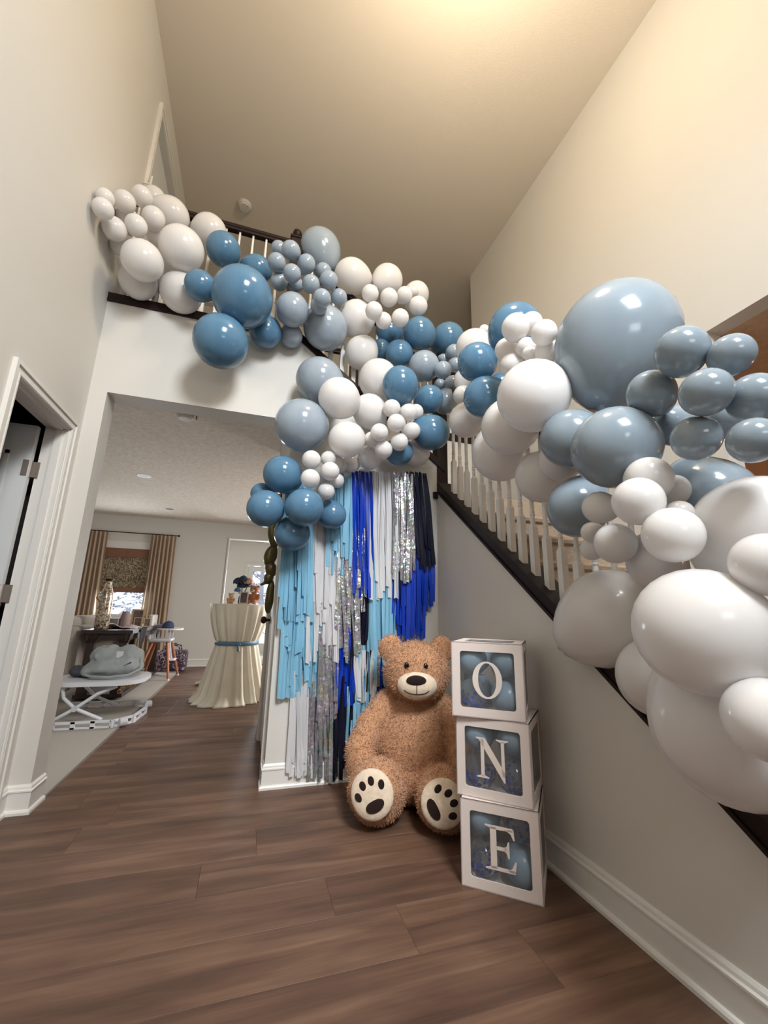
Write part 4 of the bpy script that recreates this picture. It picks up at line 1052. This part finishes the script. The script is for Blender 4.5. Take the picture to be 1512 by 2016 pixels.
def picture_frame(P, w, h, rz, tilt, m, label, group=None):
    t = thing('picture_frame', P, label, 'picture frame', group); R = Matrix.Rotation(rz, 3, 'Z') @ Matrix.Rotation(tilt, 3, 'X')
    fn = lambda u, v, d: tuple(Vector(P) + R @ Vector((u, d, v)))
    b = w * 0.13; mb = MB()
    for poly in ([(-w / 2, 0), (w / 2, 0), (w / 2 - b, b), (-w / 2 + b, b)], [(-w / 2, h), (w / 2, h), (w / 2 - b, h - b), (-w / 2 + b, h - b)], [(-w / 2, 0), (-w / 2 + b, b), (-w / 2 + b, h - b), (-w / 2, h)], [(w / 2, 0), (w / 2 - b, b), (w / 2 - b, h - b), (w / 2, h)]): mb.prism(poly, fn, -0.008, 0.008)
    mb.build('frame', m, t); MB().prism([(-w / 2 + b, b), (w / 2 - b, b), (w / 2 - b, h - b), (-w / 2 + b, h - b)], fn, 0.0, 0.005).build('photo', M['photo'], t)
    MB().prism([(-0.01, 0), (0.01, 0), (0.01, h * 0.8), (-0.01, h * 0.8)], lambda u, v, d: tuple(Vector(P) + R @ Vector((u, 0.008 + d + 0.25 * (h * 0.8 - v), v))), 0, 0.003).build('easel_back', m, t)
picture_frame((-0.045, 5.33, 1.093), 0.10, 0.145, -0.15, math.radians(-8), M['fr_w'], 'white picture frame standing on the cocktail table')
# rolled extra cloth end behind the table, a floor rag
tag(MB().ell((-0.46, 6.55, 0.035), (0.09, 0.05, 0.034), None, 16, 10).ell((-0.53, 6.60, 0.022), (0.06, 0.04, 0.022), None, 14, 8).build('crumpled_cloth', M['cloth'], None, 180), 'crumpled white cloth on the floor behind the cocktail table', 'cloth')

# ------------------------------------------------------------------ twisted foil balloon over the passage
M['olive'] = mat('olive_foil', (98, 92, 62), 0.28, metal=0.75, bump=0.6, bscale=30)
fo = thing('foil_balloon', (0.15, 3.3, 1.3), 'olive twisted foil balloon hanging beside the tassel backdrop', 'balloon')
for i, (p, r) in enumerate((((0.148, 3.30, 1.60), (0.045, 0.04, 0.105)), ((0.140, 3.30, 1.44), (0.050, 0.045, 0.085)), ((0.150, 3.29, 1.335), (0.045, 0.04, 0.06)), ((0.138, 3.30, 1.27), (0.035, 0.04, 0.05)), ((0.158, 3.30, 1.13), (0.034, 0.036, 0.125)))):
    MB().ell(p, r, Matrix.Rotation(math.radians((-8, 14, -16, 20, 3)[i]), 3, 'Y'), 16, 12).build('lobe', M['olive'], fo, 180)
MB().tube([(0.12, 3.30, 1.235), (0.082, 3.30, 1.215)], [0.014, 0.008], 8).build('tie', M['olive'], fo, 60)
MB().tube([(0.148, 3.30, 1.69), (0.148, 3.30, 2.665)], 0.0015, 5).build('string', M['tW'], fo)

# ------------------------------------------------------------------ white folding rack with its loads
M['plastic'] = mat('white_plastic', (222, 222, 226), 0.35); M['plastic2'] = mat('white_plastic_worn', (206, 206, 210), 0.4)
rk = thing('folding_stand', (-1.2, 4.9, 0), 'white plastic cross-legged baby stand with rounded top and slotted base', 'stand')
def slab(x0, x1, y0, y1, rr, z0, z1):
    poly = []
    for cx, cy, a0 in ((x1 - rr, y1 - rr, 0), (x0 + rr, y1 - rr, 90), (x0 + rr, y0 + rr, 180), (x1 - rr, y0 + rr, 270)):
        for i in range(9):
            a = math.radians(a0 + 90 * i / 8); poly.append((cx + rr * math.cos(a), cy + rr * math.sin(a)))
    return poly
MB().prism(slab(-1.62, -0.86, 4.52, 5.22, 0.24, 0, 0), FZ, 0.340, 0.375).build('top', M['plastic'], rk, 40)
for y in (4.60, 5.15):
    MB().tube([(-1.56, y, 0.03), (-1.36, y, 0.15), (-1.20, y, 0.27), (-1.06, y, 0.325)], 0.015, 8).build('leg', M['plastic'], rk, 60)
    MB().tube([(-1.48, y, 0.325), (-1.46, y, 0.24), (-1.36, y, 0.15), (-1.14, y, 0.05)], 0.015, 8).build('leg', M['plastic'], rk, 60)
    MB().tube([(-1.36, y - 0.022, 0.15), (-1.36, y + 0.022, 0.15)], 0.024, 12).build('pivot', M['plastic2'], rk, 60)
def slotted(name, pts, h, slots):
    o = MB()
    for (p, q) in zip(pts[:-1], pts[1:]):
        p, q = Vector(p), Vector(q); d = (q - p); L_ = d.length; d.normalize(); nrm = Vector((-d.y, d.x, 0))
        n = max(1, round(L_ / 0.15)); w = L_ / n; a = 0.012
        ctr = (p + q) / 2
        o.obox(ctr + Vector((0, 0, h - 0.008)), (d, nrm, bu), (L_ / 2, 0.012, 0.009)); o.obox(ctr + Vector((0, 0, 0.010)), (d, nrm, bu), (L_ / 2, 0.012, 0.009))
        for i in range(n + 1): o.obox(p + d * (w * i) + Vector((0, 0, h / 2)), (d, nrm, bu), (0.016, 0.012, h / 2))
    return o.build(name, M['plastic'], rk)
slotted('base_rail', [(-1.62, 4.50, 0), (-1.03, 4.50, 0), (-0.90, 4.66, 0), (-0.87, 5.00, 0), (-0.92, 5.30, 0)], 0.065, 4)
slotted('base_rail', [(-1.62, 5.34, 0), (-1.05, 5.36, 0), (-0.92, 5.30, 0)], 0.065, 4)
for p in ((-0.955, 4.53), (-0.90, 5.26)):
    MB().tube([(p[0] - 0.02, p[1] - 0.035, 0.042), (p[0] + 0.03, p[1] - 0.005, 0.042)], 0.035, 16).build('wheel', M['plastic2'], rk, 50)
M['gcloth'] = mat('grey_padded_cloth', (152, 156, 155), 0.9, var=0.12, vscale=14, bump=0.4, bscale=90); M['dgrey'] = mat('charcoal_cloth', (66, 67, 74), 0.9); M['tagw'] = mat('white_tag', (220, 220, 222), 0.7)
gs = thing('padded_seat', (-1.16, 4.86, 0.376), 'crumpled grey padded baby seat lying on the white stand', 'baby seat')
mb = MB().ell((-1.18, 4.86, 0.46), (0.235, 0.20, 0.085)).ell((-1.25, 4.90, 0.56), (0.14, 0.15, 0.11)).ell((-1.07, 4.90, 0.55), (0.14, 0.15, 0.11)).ell((-1.29, 4.93, 0.60), (0.055, 0.11, 0.055), Matrix.Rotation(0.5, 3, 'Y')).ell((-1.05, 4.84, 0.47), (0.13, 0.15, 0.08)).ell((-1.20, 4.78, 0.50), (0.12, 0.10, 0.06)).ell((-1.34, 4.84, 0.44), (0.09, 0.13, 0.05))
sb = remesh(mb, 'cushion', M['gcloth'], gs, 0.016, 3)
zmin = min(v.co.z for v in sb.data.vertices)
from mathutils import noise as mnoise
for v in sb.data.vertices:
    q_ = mnoise.noise(v.co * 9.0) * 0.022 + mnoise.noise(v.co * 22.0) * 0.010
    v.co += v.normal * q_; v.co.z = max(v.co.z, 0.377)
MB().tube([(-1.40, 4.76, 0.42), (-1.30, 4.66, 0.405), (-1.15, 4.63, 0.40), (-1.0, 4.67, 0.41), (-0.93, 4.78, 0.45), (-0.95, 4.86, 0.54)], 0.012, 8).build('piping', M['gcloth'], gs, 60)
MB().tube([(-1.11, 4.755, 0.55), (-1.15, 4.735, 0.51), (-1.12, 4.72, 0.485), (-1.05, 4.70, 0.49), (-1.0, 4.71, 0.52)], 0.006, 6).build('seam', M['dgrey'], gs, 60)
MB().obox((-1.115, 4.755, 0.575), ((1, 0.1, 0), (0, 1, 0.3), (0.1, -0.3, 1)), (0.028, 0.002, 0.042)).build('label_tag', M['tagw'], gs)
dk = MB().ell((-1.43, 4.90, 0.42), (0.11, 0.12, 0.045)).ell((-1.48, 4.88, 0.43), (0.06, 0.10, 0.055))
dko = remesh(dk, 'folded_cloth', M['dgrey'], None, 0.018, 2)
for v in dko.data.vertices: v.co.z = max(v.co.z, 0.377)
tag(dko, 'folded charcoal cloth on the left of the white stand', 'cloth')
# small dark basket with a gold chain below the console
M['gold'] = mat('gold_chain', (190, 150, 80), 0.3, metal=0.9)
ch_ = thing('chain_garland', (-1.05, 5.75, 0.2), 'gold and white chain garland under the console table', 'garland')
for i in range(11):
    a = i * 0.3
    t0 = Vector((-1.27 + 0.020 * i, 5.62 + 0.03 * i, 0.11 + 0.014 * i + 0.02 * math.sin(a * 3)))
    ring = [t0 + (Vector((math.cos(b), 0.4 * math.sin(b), math.sin(b))) if i % 2 else Vector((0.4 * math.cos(b), math.cos(b), math.sin(b)))) * 0.02 for b in [2 * math.pi * k / 10 for k in range(11)]]
    MB().tube(ring, 0.005, 6, False).build('chain_link', M['gold'], ch_, 60)

# ------------------------------------------------------------------ console table, sofa and what stands there
M['walnut'] = mat('dark_walnut', (48, 32, 28), 0.45, var=0.25, vscale=8, stretch=(1, 6, 1))
co = thing('console_table', (-1.5, 6.7, 0), 'long dark wood console table with heavy square legs behind the sofa', 'table')
CX0, CX1, CY0, CY1, CZ = -1.74, -1.26, 5.72, 7.75, 0.765
MB().box(CX0 - 0.02, CX1 + 0.02, CY0 - 0.02, CY1 + 0.02, CZ - 0.04, CZ).build('table_top', M['walnut'], co)
MB().box(CX0 + 0.03, CX1 - 0.03, CY0 + 0.03, CY0 + 0.055, CZ - 0.12, CZ - 0.04).box(CX0 + 0.03, CX1 - 0.03, CY1 - 0.055, CY1 - 0.03, CZ - 0.12, CZ - 0.04).box(CX0 + 0.03, CX0 + 0.055, CY0, CY1, CZ - 0.12, CZ - 0.04).box(CX1 - 0.055, CX1 - 0.03, CY0, CY1, CZ - 0.12, CZ - 0.04).build('apron', M['walnut'], co)
for x in (CX0 + 0.075, CX1 - 0.075):
    for y in (CY0 + 0.075, CY1 - 0.075):
        w = 0.0
        mb = MB()
        for (h0, h1, z0, z1) in ((0.062, 0.075, CZ - 0.10, CZ - 0.04), (0.040, 0.062, CZ - 0.15, CZ - 0.10), (0.046, 0.040, 0.16, CZ - 0.15), (0.055, 0.055, 0.07, 0.16)):
            mb.add([(x + a * h0, y + b * h0, z0) for a, b in ((-1, -1), (1, -1), (1, 1), (-1, 1))] + [(x + a * h1, y + b * h1, z1) for a, b in ((-1, -1), (1, -1), (1, 1), (-1, 1))], [(3, 2, 1, 0), (4, 5, 6, 7), (0, 1, 5, 4), (1, 2, 6, 5), (2, 3, 7, 6), (3, 0, 4, 7)])
        mb.build('leg', M['walnut'], co)
MB().box(CX0, CX1, CY0, CY1, 0.03, 0.07).build('lower_shelf', M['walnut'], co)
M['sofa'] = mat('grey_upholstery', (138, 130, 120), 0.95, var=0.12, vscale=60, bump=0.5, bscale=160)
so = thing('sofa', (-2.3, 6.7, 0), 'grey upholstered sofa with rolled cushions behind the console table', 'sofa')
def softbox(x0, x1, y0, y1, z0, z1, r):
    me_ = MB().box(x0, x1, y0, y1, z0, z1).mesh('tmp', None); bm = bmesh.new(); bm.from_mesh(me_)
    bmesh.ops.bevel(bm, geom=list(bm.edges), offset=r, segments=4, profile=0.5, affect='EDGES'); bpy.data.meshes.remove(me_)
    mb = MB(); mb.v = [tuple(v.co) for v in bm.verts]; bm.verts.index_update(); mb.f = [tuple(v.index for v in f.verts) for f in bm.faces]; bm.free(); return mb
softbox(-2.05, -1.80, 5.55, 7.9, 0.10, 0.80, 0.05).build('back', M['sofa'], so, 60)
softbox(-2.85, -2.0, 5.55, 5.80, 0.10, 0.62, 0.07).build('arm', M['sofa'], so, 60); softbox(-2.85, -2.0, 7.65, 7.90, 0.10, 0.62, 0.07).build('arm', M['sofa'], so, 60)
softbox(-2.90, -2.0, 5.8, 7.65, 0.10, 0.44, 0.05).build('seat', M['sofa'], so, 60)
for y in (5.85, 6.47, 7.08): softbox(-2.28, -1.95, y, y + 0.58, 0.45, 0.90, 0.09).build('back_cushion', M['sofa'], so, 60)
for x in (-2.8, -1.9):
    for y in (5.65, 7.8): MB().box(x - 0.03, x + 0.03, y - 0.03, y + 0.03, 0.006, 0.10).build('foot', M['walnut'], so)
def mosaic():
    m, nt, b = newmat('mirror_mosaic'); N, L = nt.nodes, nt.links
    tc = N.new('ShaderNodeTexCoord'); v = N.new('ShaderNodeTexVoronoi'); v.inputs['Scale'].default_value = 55; L.new(tc.outputs['Object'], v.inputs['Vector'])
    r = N.new('ShaderNodeValToRGB'); r.color_ramp.elements[0].color = lin((92, 74, 58)); r.color_ramp.elements[1].color = lin((232, 214, 190)); r.color_ramp.elements[1].position = 0.85
    sx = N.new('ShaderNodeSeparateColor'); L.new(v.outputs['Color'], sx.inputs[0]); L.new(sx.outputs[0], r.inputs[0]); L.new(r.outputs[0], b.inputs['Base Color'])
    b.inputs['Metallic'].default_value = 0.6; b.inputs['Roughness'].default_value = 0.22
    bp = N.new('ShaderNodeBump'); bp.inputs['Strength'].default_value = 1.0; bp.inputs['Distance'].default_value = 0.01; L.new(sx.outputs[1], bp.inputs['Height']); L.new(bp.outputs[0], b.inputs['Normal'])
    return m
M['mosaic'] = mosaic()
vz = thing('mosaic_bottle', (-1.625, 5.9, CZ), 'tall bottle-shaped vase covered in glittering mosaic on the console', 'vase')
MB().lathe([(0.066, 0), (0.074, 0.02), (0.076, 0.20), (0.074, 0.36), (0.062, 0.43), (0.040, 0.50), (0.032, 0.545), (0.032, 0.57)], 24, (-1.625, 5.9, CZ)).build('body', M['mosaic'], vz, 180)
MB().lathe([(0.034, 0.568), (0.048, 0.585), (0.048, 0.592), (0.030, 0.592)], 20, (-1.625, 5.9, CZ)).build('lip', M['bronze'], vz, 40)
MB().tube([(-1.695, 5.9, CZ + 0.33), (-1.725, 5.9, CZ + 0.36), (-1.715, 5.9, CZ + 0.41), (-1.67, 5.9, CZ + 0.42)], 0.008, 8).build('handle', M['mosaic'], vz, 60)
picture_frame((-1.44, 6.75, CZ + 0.001), 0.155, 0.235, 0.1, math.radians(-8), M['fr_g'], 'tall gold picture frame at the back of the console table', 'picture frames on the console')
picture_frame((-1.375, 6.50, CZ + 0.001), 0.10, 0.130, 0.05, math.radians(-8), M['fr_g'], 'small dark gold picture frame before the tall frame', 'picture frames on the console')
picture_frame((-1.285, 6.62, CZ + 0.001), 0.085, 0.115, 0.35, math.radians(-8), M['fr_g'], 'small gold picture frame at the right edge of the console', 'picture frames on the console')
M['lamp_sh'] = mat('mauve_paper', (142, 122, 118), 0.7); M['boxg'] = mat('grey_card', (126, 122, 118), 0.7)
tag(MB().lathe([(0.062, CZ + 0.001), (0.065, CZ + 0.02), (0.058, CZ + 0.12), (0.040, CZ + 0.205), (0.038, CZ + 0.207)], 20, (-1.50, 6.38, 0)).build('ceramic_jar', M['lamp_sh'], None, 40), 'mauve tapered jar standing among the frames on the console', 'jar')
tag(softbox(-1.66, -1.555, 6.30, 6.42, CZ + 0.001, CZ + 0.115, 0.006).build('gift_box', M['boxg'], None, 40), 'small grey box left of the mauve jar on the console', 'box')
tag(MB().obox((-1.70, 6.35, CZ + 0.115), ((1, 0, 0.25), (0, 1, 0), (-0.25, 0, 1)), (0.010, 0.07, 0.11)).build('tablet', M['dgrey'], None), 'dark tablet leaning upright on the console table', 'tablet')
# cloth draped over the console's right edge
M['pink'] = mat('pale_pink_cloth', (206, 190, 194), 0.85, var=0.06, vscale=10)
def drape(name, xs, ys, zf, m, label, cat, nx=24, ny=18, th=0.006):
    mb = MB()
    for s in (0, 1):
        for j in range(ny + 1):
            for i in range(nx + 1):
                u, v = i / nx, j / ny; x = xs[0] + (xs[1] - xs[0]) * u; y = ys[0] + (ys[1] - ys[0]) * v
                mb.v.append((x + 0.012 * math.sin(v * 9), y + 0.015 * math.sin(u * 7), zf(u, v) + s * th))
    n1 = (nx + 1) * (ny + 1); q = lambda i, j, s: s * n1 + j * (nx + 1) + i
    for j in range(ny):
        for i in range(nx):
            for s in (0, 1): mb.f.append((q(i, j, s), q(i + 1, j, s), q(i + 1, j + 1, s), q(i, j + 1, s)))
    for i in range(nx):
        for j in (0, ny): mb.f.append((q(i, j, 0), q(i + 1, j, 0), q(i + 1, j, 1), q(i, j, 1)))
    for j in range(ny):
        for i in (0, nx): mb.f.append((q(i, j, 0), q(i, j + 1, 0), q(i, j + 1, 1), q(i, j, 1)))
    return tag(mb.build(name, m, None, 60), label, cat)
drape('baby_blanket', (-1.62, -1.28), (5.98, 6.30), lambda u, v: CZ + 0.004 + 0.018 * (1 + math.sin(u * 8 + v * 3)) * (0.5 + 0.5 * math.sin(v * 5 + u * 4)) ** 2 + 0.03 * (1 - u) * (1 - v), M['pink'], 'pale pink baby blanket spread on the console beside the bottle', 'blanket')
# cloth over the near right corner, hanging down
hang = MB(); k = 0
for s in (0, 1):
    for j in range(13):
        for i in range(11):
            u, v = i / 10, j / 12; x = CX1 + 0.028 + 0.010 * math.sin(u * 9 + v * 2) * v + s * 0.006; z = CZ + 0.006 - 0.30 * v * (0.75 + 0.25 * math.sin(u * 5 + 1)); y = 6.02 + 0.36 * u * (1 - 0.25 * v) + 0.02 * v
            hang.v.append((x, y, z))
q = lambda i, j, s: s * 143 + j * 11 + i
for j in range(12):
    for i in range(10):
        for s in (0, 1): hang.f.append((q(i, j, s), q(i + 1, j, s), q(i + 1, j + 1, s), q(i, j + 1, s)))
M['blackc'] = mat('black_cloth', (22, 20, 22), 0.9)
tag(hang.build('hanging_shirt', M['blackc'], None, 60), 'black shirt hanging off the right edge of the console', 'shirt')

# ------------------------------------------------------------------ high chair and bag
M['oak'] = mat('warm_oak', (168, 106, 72), 0.5, var=0.15, vscale=12, stretch=(1, 1, 6)); M['seatg'] = mat('grey_white_plastic', (204, 204, 206), 0.4)
hc = thing('high_chair', (-1.15, 7.25, 0), 'white high chair with slim wooden legs beside the console table', 'high chair')
for (bx, by), (tx, ty) in zip(((-0.985, 7.02), (-0.93, 7.52), (-1.42, 7.02), (-1.40, 7.52)), ((-1.08, 7.13), (-1.06, 7.37), (-1.27, 7.13), (-1.27, 7.37))):
    o = MB().tube([(bx, by, 0.02), (tx, ty, 0.54)], [0.017, 0.022], 10).build('leg', M['oak'], hc, 60)
    MB().tube([(bx, by, 0.006), (bx, by, 0.03)], 0.019, 10).build('foot_cap', M['plastic'], o, 60)
softbox(-1.33, -1.02, 7.08, 7.42, 0.53, 0.58, 0.02).build('seat', M['seatg'], hc, 50)
softbox(-1.36, -1.30, 7.08, 7.42, 0.56, 0.92, 0.02).build('backrest', M['seatg'], hc, 50)
MB().prism(slab(-1.28, -0.90, 7.02, 7.46, 0.14, 0, 0), FZ, 0.705, 0.725).build('tray', M['plastic'], hc, 40)
MB().box(-1.27, -1.24, 7.09, 7.115, 0.57, 0.71).box(-1.08, -1.05, 7.09, 7.115, 0.57, 0.71).box(-1.27, -1.24, 7.385, 7.41, 0.57, 0.71).box(-1.08, -1.05, 7.385, 7.41, 0.57, 0.71).build('armrest', M['seatg'], hc)
softbox(-1.05, -0.95, 7.14, 7.36, 0.26, 0.285, 0.01).build('footrest', M['plastic'], hc, 50)
MB().tube([(-1.03, 7.16, 0.27), (-1.07, 7.18, 0.53)], 0.012, 8).tube([(-1.03, 7.34, 0.27), (-1.07, 7.32, 0.53)], 0.012, 8).build('footrest_bracket', M['plastic'], hc)
M['bluecap'] = mat('navy_cotton', (52, 62, 92), 0.85)
cp = thing('sun_hat', (-1.12, 7.2, 0.726), 'navy baby cap lying on the high chair tray', 'cap')
MB().lathe([(0.085, 0.727), (0.088, 0.75), (0.075, 0.795), (0.045, 0.825), (0.005, 0.835)], 20, (-1.11, 7.22, 0)).build('crown', M['bluecap'], cp, 180)
MB().prism(slab(-1.26, -1.15, 7.16, 7.28, 0.05, 0, 0), FZ, 0.727, 0.735).build('brim', M['bluecap'], cp, 40)
def damask():
    m, nt, b = newmat('purple_damask'); N, L = nt.nodes, nt.links
    tc = N.new('ShaderNodeTexCoord'); n = N.new('ShaderNodeTexNoise'); n.inputs['Scale'].default_value = 11; n.inputs['Detail'].default_value = 1; n.inputs['Distortion'].default_value = 2.2
    L.new(tc.outputs['Object'], n.inputs['Vector'])
    r = N.new('ShaderNodeValToRGB'); r.color_ramp.interpolation = 'CONSTANT'; r.color_ramp.elements[0].color = lin((58, 40, 56)); r.color_ramp.elements[1].position = 0.52; r.color_ramp.elements[1].color = lin((178, 158, 168))
    e = r.color_ramp.elements.new(0.60); e.color = lin((58, 40, 56))
    L.new(n.outputs['Fac'], r.inputs[0]); L.new(r.outputs[0], b.inputs['Base Color']); b.inputs['Roughness'].default_value = 0.7
    return m
M['damask'] = damask()
bg_ = thing('tote_bag', (-1.12, 8.1, 0), 'purple and white patterned tote bag by the living room wall', 'bag')
softbox(-1.38, -0.89, 7.95, 8.28, 0.007, 0.33, 0.05).build('body', M['damask'], bg_, 60)
for y in (8.0, 8.22): MB().tube([(-1.27, y, 0.30), (-1.24, y, 0.40), (-1.12, y, 0.43), (-1.02, y, 0.40), (-0.99, y, 0.30)], 0.012, 8).build('handle', M['damask'], bg_, 60)

# ------------------------------------------------------------------ ceiling fittings
M['dimwhite'] = mat('white_fitting', (214, 210, 204), 0.5); M['canin'] = mat('can_inside', (120, 116, 110), 0.5)
def downlight(x, y, label):
    t = thing('recessed_light', (x, y, ZL), label, 'ceiling light', 'recessed lights of the living room')
    n = 28; mb = MB().lathe([(0.062, ZL - 0.002), (0.085, ZL - 0.004), (0.090, ZL - 0.001), (0.090, ZL + 0.001), (0.062, ZL + 0.001)], n, (x, y, 0)); mb.f = mb.f[:-2]
    mb.build('trim_ring', M['dimwhite'], t, 40)
    MB().lathe([(0.062, ZL - 0.0022), (0.060, ZL - 0.0012)], n, (x, y, 0)).build('baffle', M['canin'], t)
downlight(-1.41, 5.79, 'nearer recessed ceiling light of the living room')
downlight(-1.41, 7.70, 'farther recessed ceiling light of the living room')
dome = lambda x, y, z, r, h: MB().lathe([(r, z), (r, z - h * 0.5), (r * 0.93, z - h * 0.72), (r * 0.80, z - h * 0.80), (r * 0.74, z - h), (0.004, z - h * 1.04)], 32, (x, y, 0))
sd = thing('smoke_detector', (-0.437, 4.10, ZC), 'round white smoke detector on the high ceiling above the railing', 'smoke detector')
dome(-0.437, 4.10, ZC - 0.001, 0.075, 0.045).build('housing', M['dimwhite'], sd, 40)
MB().ell((-0.40, 4.07, ZC - 0.047), (0.006, 0.006, 0.003), None, 8, 6).build('test_button', M['canin'], sd, 180)
sd2 = thing('ceiling_sensor', (-0.66, 3.70, ZL), 'white smoke alarm on the living room ceiling near the opening', 'smoke detector')
dome(-0.66, 3.70, ZL - 0.001, 0.068, 0.04).build('housing', M['dimwhite'], sd2, 40)
MB().box(-0.575, -0.565, 3.69, 3.71, ZL - 0.03, ZL).build('test_button', M['canin'], sd2)

# ------------------------------------------------------------------ chandelier above the foyer (its light reaches the frame from above)
CHX, CHY, CHZ = 0.90, 1.12, 4.55
chd = thing('chandelier', (CHX, CHY, CHZ), 'brass chandelier with warm bulbs above the foyer', 'chandelier')
MB().tube([(CHX, CHY, ZC), (CHX, CHY, CHZ)], 0.010, 8).build('stem', M['bronze'], chd)
MB().lathe([(0.01, CHZ - 0.10), (0.035, CHZ - 0.06), (0.045, CHZ), (0.02, CHZ + 0.08), (0.01, CHZ + 0.12)], 16, (CHX, CHY, 0)).build('hub', M['bronze'], chd, 60)
mbu, ntb, bb = newmat('warm_bulb'); bb.inputs['Emission Color'].default_value = (1.0, 0.74, 0.42, 1); bb.inputs['Emission Strength'].default_value = BULB
for k in range(6):
    a = 2 * math.pi * k / 6 + 0.3; cx, cy = CHX + 0.24 * math.cos(a), CHY + 0.24 * math.sin(a)
    arm = MB().tube([(CHX, CHY, CHZ), (CHX + 0.12 * math.cos(a), CHY + 0.12 * math.sin(a), CHZ - 0.06), (cx, cy, CHZ - 0.02), (cx, cy, CHZ + 0.03)], 0.007, 8).build('arm', M['bronze'], chd, 60)
    MB().ell((cx, cy, CHZ + 0.065), (0.020, 0.020, 0.034), None, 12, 8).build('bulb', mbu, arm, 180)
point('chandelier_light', (CHX, CHY, CHZ + 0.08), P_CH, (1.0, 0.83, 0.60), 0.22)
# table lamp in the side room
lp = thing('table_lamp', (4.3, 0.4, 0), 'lamp lighting the side room beyond the stairs', 'lamp')
MB().lathe([(0.12, 0.0), (0.12, 0.02), (0.02, 0.05), (0.015, 1.1)], 16, (4.3, 0.4, 0)).build('base', M['bronze'], lp, 40)
mb = MB().lathe([(0.20, 1.1), (0.14, 1.4)], 24, (4.3, 0.4, 0)); mb.f = mb.f[:-2]; mb.build('shade', M['tW'], lp, 60)
point('side_room_lamp', (4.3, 0.4, 1.45), P_SR, (1.0, 0.62, 0.36), 0.08)
